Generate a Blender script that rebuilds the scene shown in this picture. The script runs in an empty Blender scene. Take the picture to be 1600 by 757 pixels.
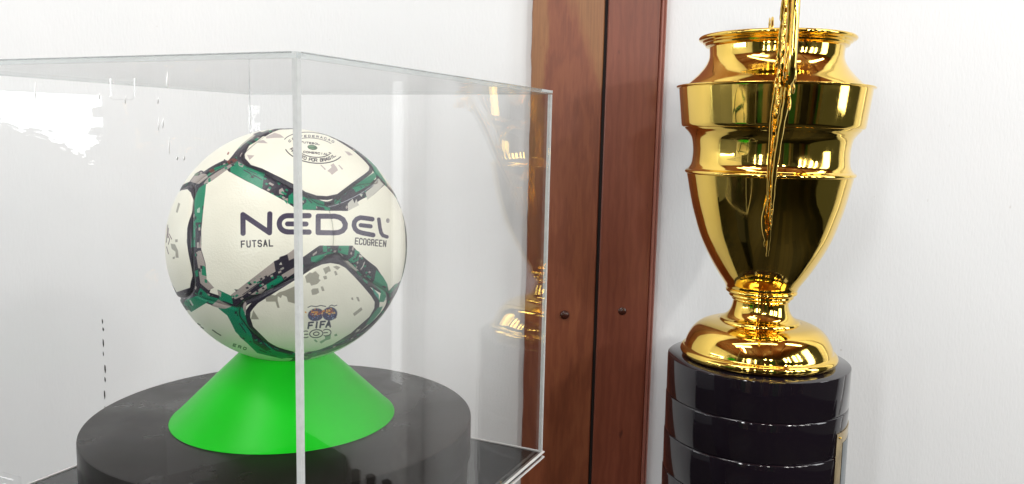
import bpy, bmesh, math, random
import numpy as np
from mathutils import Vector, Matrix
random.seed(4); np.random.seed(4)
PI = math.pi
S = bpy.context.scene
COL = S.collection

# ------------------------------------------------------------------ camera
F_PX, PITCH, ROLL = 1298.2, 0.12688, 0.02221        # focal length in pixels of the 1600 px wide photograph
fw = np.array([0, math.cos(PITCH), -math.sin(PITCH)]); rt = np.array([1.0, 0, 0]); up = np.cross(rt, fw)
CR = rt*math.cos(ROLL)+up*math.sin(ROLL); CU = -rt*math.sin(ROLL)+up*math.cos(ROLL)
cd = bpy.data.cameras.new('camera'); cam = bpy.data.objects.new('camera', cd); COL.objects.link(cam)
cd.sensor_width = 36; cd.lens = F_PX/1600*36; cd.clip_start = 0.01; cd.clip_end = 100
cam.matrix_world = Matrix(((CR[0], CU[0], -fw[0], 0), (CR[1], CU[1], -fw[1], 0), (CR[2], CU[2], -fw[2], 0), (0, 0, 0, 1)))
S.camera = cam

# ------------------------------------------------------------------ light
wd = bpy.data.worlds.new('World'); S.world = wd; wd.use_nodes = True
wd.node_tree.nodes['Background'].inputs[0].default_value = (0.60, 0.64, 0.50, 1)
wd.node_tree.nodes['Background'].inputs[1].default_value = 0.12

def area(name, loc, target, sx, sy, power, color=(1, 1, 1), spread=180):
    l = bpy.data.lights.new(name, 'AREA'); l.shape = 'RECTANGLE'; l.size = sx; l.size_y = sy
    l.energy = power; l.color = color; l.spread = math.radians(spread)
    o = bpy.data.objects.new(name, l); COL.objects.link(o); o.location = loc
    o.rotation_euler = (Vector(target)-Vector(loc)).to_track_quat('-Z', 'Y').to_euler()
    return o
area('window_light', (2.35, 0.35, 0.35), (0.3, 1.1, -0.1), 0.50, 1.3, 17, (0.96, 0.98, 1.0))
for k, (x, y, w, p) in enumerate(((2.15, -0.32, 0.10, 7), (1.98, -0.62, 0.16, 10), (1.72, -0.98, 0.07, 4.5), (1.50, -1.20, 0.11, 7))):
    area('tall_window_light', (x, y, 0.62), (0.1, 1.1, -0.1), w, 0.85, p, (1, 0.985, 0.95))
area('front_lamp', (0.55, -1.7, 0.95), (0.2, 1.2, -0.1), 0.14, 0.14, 8, (1, 0.97, 0.90))
area('front_lamp', (1.5, -1.1, 0.78), (0.1, 1.2, -0.1), 0.10, 0.10, 12, (1, 0.97, 0.92))
area('front_lamp', (0.10, -1.9, 1.15), (0.1, 1.2, -0.1), 0.14, 0.12, 5, (1, 0.97, 0.90))
for x, y, w, p in ((-0.75, -2.05, 0.07, 4.5), (-1.25, -1.75, 0.16, 20.0), (-1.62, -1.50, 0.05, 3.6)):
    area('left_fill_strip', (x, y, 0.45), (0.0, 1.1, -0.1), w, 0.9, p, (0.98, 0.99, 1))  # added fill strips, also there for stripes in the gold
area('overhead_fill', (-0.75, 0.15, 1.54), (-0.5, 1.1, -0.1), 0.9, 0.30, 9, (0.98, 1, 1))  # added fill that lifts the wall behind the case
area('overhead_fill', (1.65, 0.80, 1.50), (1.6, 1.38, -0.1), 0.9, 0.16, 9, (0.97, 0.99, 1))  # added fill for the right wall that the near pane mirrors
area('left_window_light', (-2.62, 0.55, -0.15), (0.0, 0.55, -0.15), 1.24, 0.5, 48, (0.96, 0.985, 1))
area('overhead_fill', (-0.9, -0.2, 1.50), (-2.8, 0.3, 0.0), 0.9, 0.30, 30, (1, 1, 0.98))  # added fill aimed at the side wall so the gold mirrors it brighter
area('wall_top_fill', (0.0, 0.72, 1.10), (0.0, 1.2, 0.1), 1.5, 0.10, 4.2, (0.98, 1, 1))  # added above the wall to make its top brighter than its foot
area('trim_glow_strip', (1.110, 1.318, -0.24), (1.110, 0.0, -0.24), 0.044, 0.72, 0.13, (0.97, 0.99, 1))  # added strip light on the door trim, brightens its mirrored bar
S.view_settings.view_transform = 'Standard'; S.view_settings.look = 'None'
S.view_settings.exposure = -0.24; S.view_settings.gamma = 1.0
S.cycles.transparent_max_bounces = 40; S.cycles.max_bounces = 12; S.cycles.glossy_bounces = 8
S.cycles.transmission_bounces = 10; S.cycles.use_denoising = True
S.cycles.caustics_reflective = False; S.cycles.caustics_refractive = False

# ------------------------------------------------------------------ materials
def new_mat(name):
    m = bpy.data.materials.new(name); m.use_nodes = True
    return m, m.node_tree.nodes, m.node_tree.links, m.node_tree.nodes['Principled BSDF']
def ramp(n, stops):
    r = n.new('ShaderNodeValToRGB'); e = r.color_ramp.elements
    while len(e) < len(stops): e.new(0.5)
    for k, (p, c) in enumerate(stops):
        e[k].position = p; e[k].color = (*c, 1) if len(c) == 3 else c
    return r
def noise(n, l, vec, scale, detail=4, rough=0.55, distort=0.0):
    t = n.new('ShaderNodeTexNoise'); t.inputs['Scale'].default_value = scale; t.inputs['Detail'].default_value = detail
    t.inputs['Roughness'].default_value = rough; t.inputs['Distortion'].default_value = distort
    l.new(vec, t.inputs['Vector']); return t
def mapping(n, l, scale, loc=(0, 0, 0)):
    tc = n.new('ShaderNodeTexCoord'); mp = n.new('ShaderNodeMapping')
    mp.inputs['Scale'].default_value = scale; mp.inputs['Location'].default_value = loc
    l.new(tc.outputs['Object'], mp.inputs['Vector']); return mp.outputs['Vector']
def bump(n, l, height, strength, dist, b):
    k = n.new('ShaderNodeBump'); k.inputs['Strength'].default_value = strength; k.inputs['Distance'].default_value = dist
    l.new(height, k.inputs['Height']); l.new(k.outputs['Normal'], b.inputs['Normal']); return k
def mixc(n, l, fac, a, b):
    m = n.new('ShaderNodeMix'); m.data_type = 'RGBA'
    for s, v in ((6, a), (7, b)):
        if isinstance(v, tuple): m.inputs[s].default_value = (*v, 1)
        else: l.new(v, m.inputs[s])
    if isinstance(fac, float): m.inputs[0].default_value = fac
    else: l.new(fac, m.inputs[0])
    return m.outputs[2]

def thin_fresnel(n, l, ior=1.45):
    # both faces of the sheet reflect alike (rays pass straight through, so leaving it must not count as total reflection)
    f = n.new('ShaderNodeFresnel'); g = n.new('ShaderNodeNewGeometry'); m = n.new('ShaderNodeMath'); m.operation = 'MULTIPLY_ADD'
    l.new(g.outputs['Backfacing'], m.inputs[0]); m.inputs[1].default_value = 1/ior-ior; m.inputs[2].default_value = ior
    l.new(m.outputs[0], f.inputs['IOR']); return f
def mat_wall():
    m, n, l, b = new_mat('painted plaster')
    v = mapping(n, l, (1, 1, 1)); big = noise(n, l, v, 1.7, 3); r = ramp(n, [(0.3, (0.79, 0.81, 0.82)), (0.7, (0.84, 0.85, 0.855))])
    l.new(big.outputs[0], r.inputs[0])
    sp = noise(n, l, v, 95, 2, 0.5); r2 = ramp(n, [(0.76, (0, 0, 0)), (0.86, (0.7, 0.7, 0.7))]); l.new(sp.outputs[0], r2.inputs[0])
    c = mixc(n, l, r2.outputs[0], r.outputs[0], (0.60, 0.58, 0.55)); l.new(c, b.inputs['Base Color'])
    b.inputs['Roughness'].default_value = 0.62
    v2 = mapping(n, l, (1.0, 1.0, 0.30)); a1 = noise(n, l, v2, 240, 3, 0.6); a2 = noise(n, l, v2, 60, 3, 0.55)
    ad = n.new('ShaderNodeMath'); ad.operation = 'ADD'; l.new(a1.outputs[0], ad.inputs[0]); l.new(a2.outputs[0], ad.inputs[1])
    bump(n, l, ad.outputs[0], 0.40, 0.0009, b)
    return m
def mat_wood(name, dark, mid, light, sap=None, seed=0.0):
    m, n, l, b = new_mat(name)
    v = mapping(n, l, (1.0, 1.0, 0.13), (seed, 0, seed)); tc = n.new('ShaderNodeTexCoord')
    wv = n.new('ShaderNodeTexWave'); wv.wave_type = 'RINGS'; wv.rings_direction = 'SPHERICAL'
    mp = n.new('ShaderNodeMapping'); mp.inputs['Scale'].default_value = (1, 1, 0.16); mp.inputs['Location'].default_value = (-0.082+seed, -1.3, 0.035)
    l.new(tc.outputs['Object'], mp.inputs['Vector']); l.new(mp.outputs[0], wv.inputs['Vector'])
    wv.inputs['Scale'].default_value = 26; wv.inputs['Distortion'].default_value = 5.5; wv.inputs['Detail'].default_value = 3; wv.inputs['Detail Scale'].default_value = 5
    fine = noise(n, l, mapping(n, l, (1, 1, 0.035)), 420, 5, 0.65); lo = noise(n, l, v, 22, 5, 0.6, 1.2)
    r = ramp(n, [(0.0, dark), (0.5, mid), (1.0, light)])
    mx = n.new('ShaderNodeMath'); mx.operation = 'MULTIPLY_ADD'; l.new(wv.outputs[0], mx.inputs[0]); mx.inputs[1].default_value = 0.24
    l.new(lo.outputs[0], mx.inputs[2])
    mx2 = n.new('ShaderNodeMath'); mx2.operation = 'MULTIPLY_ADD'; l.new(fine.outputs[0], mx2.inputs[0]); mx2.inputs[1].default_value = 0.38; mx2.use_clamp = True
    sb = n.new('ShaderNodeMath'); sb.operation = 'SUBTRACT'; l.new(mx.outputs[0], sb.inputs[0]); sb.inputs[1].default_value = 0.29
    l.new(sb.outputs[0], mx2.inputs[2]); l.new(mx2.outputs[0], r.inputs[0])
    c = r.outputs[0]
    if sap:
        sx = n.new('ShaderNodeSeparateXYZ'); l.new(tc.outputs['Object'], sx.inputs[0])
        wob = noise(n, l, mapping(n, l, (1, 1, 0.22)), 60, 5, 0.65)
        def band(x0, w, sign, z0=None, slope=0.0):
            a = n.new('ShaderNodeMath'); a.operation = 'MULTIPLY_ADD'; l.new(wob.outputs[0], a.inputs[0]); a.inputs[1].default_value = 0.034*sign; l.new(sx.outputs[0], a.inputs[2])
            if slope:
                s2 = n.new('ShaderNodeMath'); s2.operation = 'MULTIPLY_ADD'; l.new(sx.outputs[2], s2.inputs[0]); s2.inputs[1].default_value = slope; l.new(a.outputs[0], s2.inputs[2]); a = s2
            q = n.new('ShaderNodeMapRange'); l.new(a.outputs[0], q.inputs[0]); q.inputs[1].default_value = x0-w*sign; q.inputs[2].default_value = x0+w*sign; q.interpolation_type = 'SMOOTHSTEP'
            return q.outputs[0]
        left0 = band(0.030, 0.005, -1); zf = n.new('ShaderNodeMapRange'); l.new(sx.outputs[2], zf.inputs[0]); zf.inputs[1].default_value = -0.22; zf.inputs[2].default_value = 0.06; zf.interpolation_type = 'SMOOTHSTEP'
        lm = n.new('ShaderNodeMath'); lm.operation = 'MULTIPLY'; l.new(left0, lm.inputs[0]); l.new(zf.outputs[0], lm.inputs[1]); left = lm.outputs[0]; right = band(0.186, 0.012, 1, slope=0.38)
        mxx = n.new('ShaderNodeMath'); mxx.operation = 'MAXIMUM'; l.new(left, mxx.inputs[0]); l.new(right, mxx.inputs[1])
        fz = n.new('ShaderNodeMath'); fz.operation = 'MULTIPLY'; l.new(mxx.outputs[0], fz.inputs[0]); fz.inputs[1].default_value = 0.62
        sapc = mixc(n, l, fine.outputs[0], tuple(x*0.45 for x in sap), tuple(x*1.35 for x in sap))
        c = mixc(n, l, fz.outputs[0], c, sapc)
    kn = noise(n, l, mapping(n, l, (1, 1, 0.45)), 55, 2, 0.4); kr = ramp(n, [(0.74, (0, 0, 0)), (0.80, (0.8, 0.8, 0.8))]); l.new(kn.outputs[0], kr.inputs[0])
    c = mixc(n, l, kr.outputs[0], c, tuple(x*0.4 for x in dark))
    l.new(c, b.inputs['Base Color']); b.inputs['Roughness'].default_value = 0.45; b.inputs['Specular IOR Level'].default_value = 0.6; b.inputs['Coat Weight'].default_value = 0.15; b.inputs['Coat Roughness'].default_value = 0.3
    bump(n, l, fine.outputs[0], 0.25, 0.0006, b)
    return m
def mat_gold():
    m, n, l, b = new_mat('polished gold plating')
    v = mapping(n, l, (1, 1, 1)); a = noise(n, l, v, 7, 3)
    r = ramp(n, [(0.3, (0.90, 0.60, 0.115)), (0.7, (0.94, 0.66, 0.16))]); l.new(a.outputs[0], r.inputs[0]); l.new(r.outputs[0], b.inputs['Base Color'])
    b.inputs['Metallic'].default_value = 1
    d = noise(n, l, v, 34, 5, 0.65, 0.6); r2 = ramp(n, [(0.40, (0.03,)*3), (0.72, (0.15,)*3)]); l.new(d.outputs[0], r2.inputs[0]); l.new(r2.outputs[0], b.inputs['Roughness'])
    e = noise(n, l, v, 22, 2, 0.4); bump(n, l, e.outputs[0], 0.10, 0.0015, b)
    return m
def mat_black(name, col=(0.006, 0.005, 0.008), rough=0.09, coat=0.0, dust=0.0, spec=0.5, wave=0.12):
    m, n, l, b = new_mat(name); v = mapping(n, l, (1, 1, 1))
    a = noise(n, l, v, 14, 4); r = ramp(n, [(0.3, (rough*0.7,)*3), (0.8, (rough*1.5,)*3)]); l.new(a.outputs[0], r.inputs[0]); l.new(r.outputs[0], b.inputs['Roughness'])
    d = noise(n, l, v, 330, 2, 0.5); rd = ramp(n, [(0.70, (0, 0, 0)), (0.80, (dust,)*3)]); l.new(d.outputs[0], rd.inputs[0])
    c = mixc(n, l, rd.outputs[0], col, (0.25, 0.24, 0.22)); l.new(c, b.inputs['Base Color'])
    b.inputs['Coat Weight'].default_value = coat; b.inputs['Specular IOR Level'].default_value = spec; b.inputs['Coat Roughness'].default_value = 0.03
    w = noise(n, l, v, 9, 2, 0.4); bump(n, l, w.outputs[0], wave, 0.003, b)
    return m
def mat_cone():
    m, n, l, b = new_mat('green moulded plastic'); v = mapping(n, l, (1, 1, 1)); a = noise(n, l, v, 10, 3)
    r = ramp(n, [(0.3, (0.0, 0.46, 0.004)), (0.7, (0.0, 0.53, 0.008))]); l.new(a.outputs[0], r.inputs[0])
    sc = noise(n, l, mapping(n, l, (1, 1, 0.15)), 130, 4, 0.7); rs2 = ramp(n, [(0.66, (0, 0, 0)), (0.74, (0.35, 0.35, 0.35))]); l.new(sc.outputs[0], rs2.inputs[0])
    c = mixc(n, l, rs2.outputs[0], r.outputs[0], (0.10, 0.62, 0.14)); l.new(c, b.inputs['Base Color'])
    b.inputs['Roughness'].default_value = 0.38; b.inputs['Specular IOR Level'].default_value = 0.18; b.inputs['Subsurface Weight'].default_value = 0.15; b.inputs['Subsurface Radius'].default_value = (0.2, 1.0, 0.3); b.inputs['Subsurface Scale'].default_value = 0.01
    s = noise(n, l, v, 160, 3); bump(n, l, s.outputs[0], 0.12, 0.0004, b)
    return m
def mat_acrylic(name, tint=(0.999, 1.0, 1.0), haze=0.0012, ior=1.45):
    m, n, l, b = new_mat(name); n.remove(b); out = n['Material Output']
    t = n.new('ShaderNodeBsdfTransparent'); t.inputs[0].default_value = (*tint, 1)
    g = n.new('ShaderNodeBsdfGlossy'); g.inputs['Roughness'].default_value = 0.012
    fr = thin_fresnel(n, l, ior)
    m1 = n.new('ShaderNodeMixShader'); l.new(fr.outputs[0], m1.inputs[0]); l.new(t.outputs[0], m1.inputs[1]); l.new(g.outputs[0], m1.inputs[2])
    d = n.new('ShaderNodeBsdfDiffuse'); d.inputs[0].default_value = (0.9, 0.93, 0.95, 1)
    sm = noise(n, l, mapping(n, l, (1, 1, 1)), 6, 4, 0.6); r = ramp(n, [(0.35, (haze*0.3,)*3), (0.75, (haze*2.2,)*3)]); l.new(sm.outputs[0], r.inputs[0])
    m2 = n.new('ShaderNodeMixShader'); l.new(r.outputs[0], m2.inputs[0]); l.new(m1.outputs[0], m2.inputs[1]); l.new(d.outputs[0], m2.inputs[2])
    l.new(m2.outputs[0], out.inputs[0])
    return m
def mat_edge(name, dens, col=(0.9, 0.92, 0.92)):
    m, n, l, b = new_mat(name); n.remove(b); out = n['Material Output']
    t = n.new('ShaderNodeBsdfTransparent'); t.inputs[0].default_value = (0.93, 0.95, 0.95, 1)
    d = n.new('ShaderNodeBsdfDiffuse'); d.inputs[0].default_value = (*col, 1)
    tr = n.new('ShaderNodeBsdfTranslucent'); tr.inputs[0].default_value = (*col, 1)
    md = n.new('ShaderNodeMixShader'); md.inputs[0].default_value = 0.45; l.new(d.outputs[0], md.inputs[1]); l.new(tr.outputs[0], md.inputs[2])
    nz = noise(n, l, mapping(n, l, (1, 1, 1)), 90, 5, 0.7); r = ramp(n, [(0.3, (dens*0.85,)*3), (0.7, (min(1, dens*1.1),)*3)]); l.new(nz.outputs[0], r.inputs[0])
    mm = n.new('ShaderNodeMixShader'); l.new(r.outputs[0], mm.inputs[0]); l.new(t.outputs[0], mm.inputs[1]); l.new(md.outputs[0], mm.inputs[2])
    g = n.new('ShaderNodeBsdfGlossy'); g.inputs['Roughness'].default_value = 0.1
    fr = thin_fresnel(n, l)
    mg = n.new('ShaderNodeMixShader'); l.new(fr.outputs[0], mg.inputs[0]); l.new(mm.outputs[0], mg.inputs[1]); l.new(g.outputs[0], mg.inputs[2])
    l.new(mg.outputs[0], out.inputs[0])
    return m
def mat_planks():
    m, n, l, b = new_mat('dark floor planks'); tc = n.new('ShaderNodeTexCoord'); mp = n.new('ShaderNodeMapping')
    mp.inputs['Rotation'].default_value = (0, 0, PI/2); l.new(tc.outputs['Object'], mp.inputs['Vector'])
    br = n.new('ShaderNodeTexBrick'); l.new(mp.outputs[0], br.inputs['Vector']); br.inputs['Scale'].default_value = 1.0; br.inputs['Brick Width'].default_value = 1.9; br.inputs['Row Height'].default_value = 0.17
    br.inputs['Mortar Size'].default_value = 0.006; br.inputs['Color1'].default_value = (0.003, 0.003, 0.002, 1); br.inputs['Color2'].default_value = (0.022, 0.019, 0.009, 1); br.inputs['Mortar'].default_value = (0.001, 0.001, 0.001, 1)
    l.new(br.outputs[0], b.inputs['Base Color']); b.inputs['Roughness'].default_value = 0.55; b.inputs['Specular IOR Level'].default_value = 0.2
    return m
def mat_plain(name, col, rough=0.5, metal=0.0, var=0.15, bs=0.1):
    m, n, l, b = new_mat(name); v = mapping(n, l, (1, 1, 1)); a = noise(n, l, v, 25, 4)
    r = ramp(n, [(0.3, tuple(c*(1-var) for c in col)), (0.7, tuple(min(1, c*(1+var)) for c in col))]); l.new(a.outputs[0], r.inputs[0]); l.new(r.outputs[0], b.inputs['Base Color'])
    b.inputs['Roughness'].default_value = rough; b.inputs['Metallic'].default_value = metal
    bump(n, l, a.outputs[0], bs, 0.001, b)
    return m
M = dict(
    wall=mat_wall(),
    wood_l=mat_wood('brown hardwood with sapwood', (0.120, 0.026, 0.011), (0.215, 0.058, 0.023), (0.30, 0.095, 0.038), (0.34, 0.165, 0.055)),
    wood_r=mat_wood('reddish stained wood', (0.135, 0.028, 0.013), (0.19, 0.046, 0.021), (0.245, 0.066, 0.032), seed=0.17),
    bead=mat_wood('pink painted wood edge', (0.22, 0.065, 0.042), (0.29, 0.10, 0.07), (0.36, 0.14, 0.10), seed=0.4),
    gold=mat_gold(), black=mat_black('black lacquer', (0.010, 0.007, 0.011), 0.07, 0.3, 0.02),
    disc=mat_black('black acrylic disc', (0.011, 0.009, 0.008), 0.30, 0.0, 0.05, 0.16, 0.02),
    base=mat_black('black polished plate', (0.008, 0.010, 0.010), 0.05, 0.0, 0.05),
    cone=mat_cone(), acrylic=mat_acrylic('clear acrylic', ior=1.14), acrylic_l=mat_acrylic('clear acrylic, polished', ior=1.19), acrylic_t=mat_acrylic('clear acrylic, top', ior=1.05), acrylic_tab=mat_acrylic('clear acrylic tab', ior=1.3), acrylic_r=mat_acrylic('clear acrylic, high gloss', ior=1.45), edge=mat_edge('frosted acrylic edge', 0.80), clear_edge=mat_edge('clear acrylic edge', 0.16),
    thin_edge=mat_edge('grey acrylic edge', 0.35, (0.55, 0.56, 0.57)),
    floor=mat_wood('warm floor boards', (0.10, 0.03, 0.015), (0.2, 0.065, 0.03), (0.3, 0.11, 0.05), seed=0.3),
    ceilwood=mat_wood('brown ceiling wood', (0.09, 0.022, 0.010), (0.22, 0.062, 0.028), (0.34, 0.11, 0.05), seed=0.7), tiles=mat_planks(),
    scr_dark=mat_plain('black screen panel', (0.012, 0.011, 0.010), 0.5), scr_olive=mat_plain('olive screen panel', (0.10, 0.095, 0.045), 0.5), scr_brown=mat_plain('brown screen panel', (0.12, 0.05, 0.025), 0.4),
    scr_green=mat_plain('green screen panel', (0.02, 0.16, 0.04), 0.5), scr_tan=mat_plain('tan screen panel', (0.38, 0.30, 0.19), 0.5),
    mirror_tone=mat_plain('etched dark metal', (0.16, 0.19, 0.21), 0.25, 0.9, 0.4, 0.3),
    plug=mat_plain('dark stained plug', (0.055, 0.014, 0.008), 0.3),
    brass=mat_plain('engraved brass', (0.50, 0.38, 0.20), 0.20, 1.0, 0.35, 0.3), dark=mat_plain('dark filler', (0.012, 0.007, 0.006), 0.8),
    trim=mat_plain('white gloss paint and edge highlight', (0.86, 0.86, 0.85), 0.3), leaf=mat_plain('pale grey leaves', (0.22, 0.24, 0.24), 0.6),
    glint=mat_plain('pale glint', (0.97, 0.97, 0.97), 0.35, 0.7),
)

# ------------------------------------------------------------------ helpers
def tag(o, label=None, cat=None, group=None, kind=None):
    for k, v in (('label', label), ('category', cat), ('group', group), ('kind', kind)):
        if v: o[k] = v
    return o
def empty(name, loc=(0, 0, 0)):
    o = bpy.data.objects.new(name, None); COL.objects.link(o); o.location = loc; o.empty_display_size = 0.05
    return o
def link(name, me, mat, parent=None, loc=None):
    if isinstance(mat, str): mat = M[mat]
    if mat is not None and not me.materials: me.materials.append(mat)
    o = bpy.data.objects.new(name, me); COL.objects.link(o)
    if parent is not None: o.parent = parent
    if loc is not None: o.location = loc
    return o
def from_bm(name, bm, mat, parent=None, loc=None, smooth=None):
    me = bpy.data.meshes.new(name); bmesh.ops.recalc_face_normals(bm, faces=bm.faces); bm.to_mesh(me); bm.free()
    if smooth is not None:
        me.shade_smooth(); me.set_sharp_from_angle(angle=math.radians(smooth))
    return link(name, me, mat, parent, loc)
def bm_box(bm, a, b, bevel=0.0, mtx=None):
    """axis aligned box between corners a and b, optionally bevelled and then moved by mtx"""
    r = bmesh.ops.create_cube(bm, size=1.0); vs = r['verts']
    for v in vs:
        v.co = Vector([(a[i]+b[i])/2+v.co[i]*(b[i]-a[i]) for i in range(3)])
    if bevel:
        es = list({e for v in vs for e in v.link_edges})
        r2 = bmesh.ops.bevel(bm, geom=es, offset=bevel, segments=2, profile=0.5, affect='EDGES'); vs = list({v for f in r2['faces'] for v in f.verts} | {v for v in vs if v.is_valid})
    if mtx is not None:
        bmesh.ops.transform(bm, matrix=mtx, verts=[v for v in vs if v.is_valid])
def lathe(name, prof, mat, parent=None, loc=None, seg=128, smooth=35, close=False):
    bm = bmesh.new(); rings = []
    for r, z in prof:
        if r < 1e-6: rings.append([bm.verts.new((0, 0, z))])
        else: rings.append([bm.verts.new((r*math.cos(2*PI*k/seg), r*math.sin(2*PI*k/seg), z)) for k in range(seg)])
    for a, b in zip(rings, rings[1:]):
        for k in range(seg):
            j = (k+1) % seg
            if len(a) == 1 and len(b) == 1: continue
            if len(a) == 1: bm.faces.new((a[0], b[k], b[j]))
            elif len(b) == 1: bm.faces.new((a[k], a[j], b[0]))
            else: bm.faces.new((a[k], a[j], b[j], b[k]))
    return from_bm(name, bm, mat, parent, loc, smooth)
def spline(pts, n=8):
    """catmull-rom through pts (tuples of any length)"""
    P = [np.array(p, float) for p in pts]; P = [2*P[0]-P[1]]+P+[2*P[-1]-P[-2]]; out = []
    for i in range(1, len(P)-2):
        for k in range(n):
            t = k/n; a, b, c, d = P[i-1:i+3]
            out.append(0.5*((2*b)+(-a+c)*t+(2*a-5*b+4*c-d)*t*t+(-a+3*b-3*c+d)*t**3))
    out.append(P[-2]); return out
def tube(bm, pts, rad, side=None, n=8, flat=1.0):
    """sweep an ellipse along pts; rad may be a list; flat widens it along `side`"""
    rings = []
    for i, p in enumerate(pts):
        p = Vector(p); t = (Vector(pts[min(i+1, len(pts)-1)])-Vector(pts[max(i-1, 0)])).normalized()
        s = Vector(side) if side is not None else Vector((0, 0, 1))
        if abs(t.dot(s)) > 0.98: s = Vector((1, 0, 0))
        u = (s-t*t.dot(s)).normalized(); w = t.cross(u); r = rad[i] if hasattr(rad, '__len__') else rad
        rings.append([bm.verts.new(p+(u*math.cos(2*PI*k/n)*flat+w*math.sin(2*PI*k/n))*r) for k in range(n)])
    for a, b in zip(rings, rings[1:]):
        for k in range(n): bm.faces.new((a[k], a[(k+1) % n], b[(k+1) % n], b[k]))
    bm.faces.new(rings[0][::-1]); bm.faces.new(rings[-1])

# ------------------------------------------------------------------ the wall, the room it belongs to
WY = 1.375
def grid_plane(name, x0, x1, z0, z1, y, mat, nx=2, nz=2):
    bm = bmesh.new(); bm_box(bm, (x0, y, z0), (x1, y+0.12, z1)); return from_bm(name, bm, mat)
wall = grid_plane('wall', -2.8, 3.0, -1.3, 2.2, WY, 'wall'); tag(wall, 'white rough-plastered wall behind the display case and the trophy', kind='structure')
bm = bmesh.new(); bm_box(bm, (-2.92, -0.95, -1.3), (-2.80, WY+0.12, 1.62)); side = from_bm('side_wall', bm, 'wall'); tag(side, 'white side wall on the left', kind='structure')
bm = bmesh.new(); bm_box(bm, (-2.92, -2.6, -1.4), (3.0, WY+0.12, -1.3)); fl = from_bm('floor', bm, 'tiles'); tag(fl, 'dark polished floor', kind='structure')

ceil = empty('ceiling', (0, -0.6, 1.66)); tag(ceil, 'brown wooden ceiling with beams', kind='structure')
bm = bmesh.new(); bm_box(bm, (-3.0, -2.2, 0.0), (3.0, 2.1, 0.08)); from_bm('deck', bm, 'ceilwood', ceil)
for k in range(9):
    bm = bmesh.new(); bm_box(bm, (-2.6+k*0.65, -2.2, -0.07), (-2.52+k*0.65, 1.95, -0.002), 0.004); from_bm('beam', bm, 'ceilwood', ceil)

# dark panels added behind the viewer, made up for the stripes the cup mirrors
scr = empty('reflection_screen', (0, -2.45, -1.3)); tag(scr, 'added screen of dark wood, black and green panels for the gold to mirror', 'screen')
rp = random.Random(21); x = -3.0; k = 0
cols = ['scr_dark', 'scr_olive', 'scr_brown', 'scr_dark', 'scr_green', 'scr_tan', 'scr_olive', 'scr_dark']
while x < 3.0:
    w = rp.uniform(0.10, 0.42); bm = bmesh.new(); bm_box(bm, (x, rp.uniform(-0.10, 0.0), 0.0), (x+w, 0.03+rp.uniform(0, 0.12), rp.uniform(1.75, 2.6)), 0.006)
    from_bm('panel', bm, cols[k % 8], scr); x += w+rp.choice([0.004, 0.05, 0.09]); k += 1

# hairline crack seen through the case
bm = bmesh.new(); z = -0.322
while z > -0.52:
    ln = random.uniform(0.006, 0.017); x = -0.6885+random.uniform(-0.0015, 0.0015)+(-0.322-z)*-0.012
    w = random.uniform(0.0006, 0.0013)
    p = [(x-w*0.3, z), (x+w, z-0.002), (x+w*1.3, z-ln*0.7), (x+w*0.2, z-ln), (x-w*0.6, z-ln*0.5)]
    lo = [bm.verts.new((a, WY-0.0008, b)) for a, b in p]; hi = [bm.verts.new((a, WY+0.001, b)) for a, b in p]
    bm.faces.new(lo); bm.faces.new(hi[::-1])
    for k in range(5): bm.faces.new((lo[k], lo[(k+1) % 5], hi[(k+1) % 5], hi[k]))
    z -= ln+random.uniform(0.004, 0.016)
from_bm('crack', bm, 'dark', wall)

# shrub in front of the left window, added to shape the light mirrored in the near left pane
rs_ = random.Random(5); bm = bmesh.new()
def top_z(y): return np.interp(y, [-0.20, -0.10, -0.03, 0.02, 0.06, 0.10, 0.14, 0.17, 0.22, 0.5, 1.2], [0.20, 0.13, -0.12, -0.105, -0.07, -0.052, -0.02, -0.035, 0.004, 0.03, -0.02])
ys = np.linspace(-0.22, 1.25, 190); rows = []
for y in ys:
    z = top_z(y)+rs_.uniform(-0.008, 0.008); rows.append([bm.verts.new((x, y, q)) for x, q in ((-2.56, -1.3), (-2.56, z-0.012), (-2.575, z), (-2.59, z-0.012), (-2.59, -1.3))])
for a, b in zip(rows, rows[1:]):
    for k in range(5): bm.faces.new((a[k], a[(k+1) % 5], b[(k+1) % 5], b[k]))
for k in range(700):
    y = rs_.uniform(-0.2, 1.2) if k > 350 else rs_.uniform(-0.1, 0.3); z = top_z(y)+rs_.gauss(0, 0.010); q = rs_.uniform(0.004, 0.012); x = rs_.uniform(-2.60, -2.54); a = rs_.uniform(0, PI)
    p = [(q*math.cos(a+t), q*0.55*math.sin(a+t)) for t in (0, PI/2, PI, 3*PI/2)]
    bm.faces.new([bm.verts.new((x+rs_.uniform(-0.004, 0.004), y+u, z+w)) for u, w in p])
for k in range(26):      # added leaf quads breaking up the side edge of the light
    y = rs_.uniform(-0.10, -0.02); z = rs_.uniform(-0.18, 0.10); q = rs_.uniform(0.006, 0.016)
    bm.faces.new([bm.verts.new((-2.57, y+u*q*1.4, z+w*q*0.6)) for u, w in ((-1, -1), (1, -1), (1, 1), (-1, 1))])
o = from_bm('shrub_mask', bm, 'leaf'); tag(o, 'added leafy shrub standing before the bright left window', 'shrub_mask')

# white door trim on the wall beyond the trophy (outside the frame, seen mirrored in the acrylic)
bm = bmesh.new(); bm_box(bm, (1.075, WY-0.05, -1.3), (1.145, WY-0.001, 2.2), 0.006); o = from_bm('door_trim', bm, 'trim')
tag(o, 'white gloss door trim on the wall to the right of the trophy', 'trim')

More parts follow.
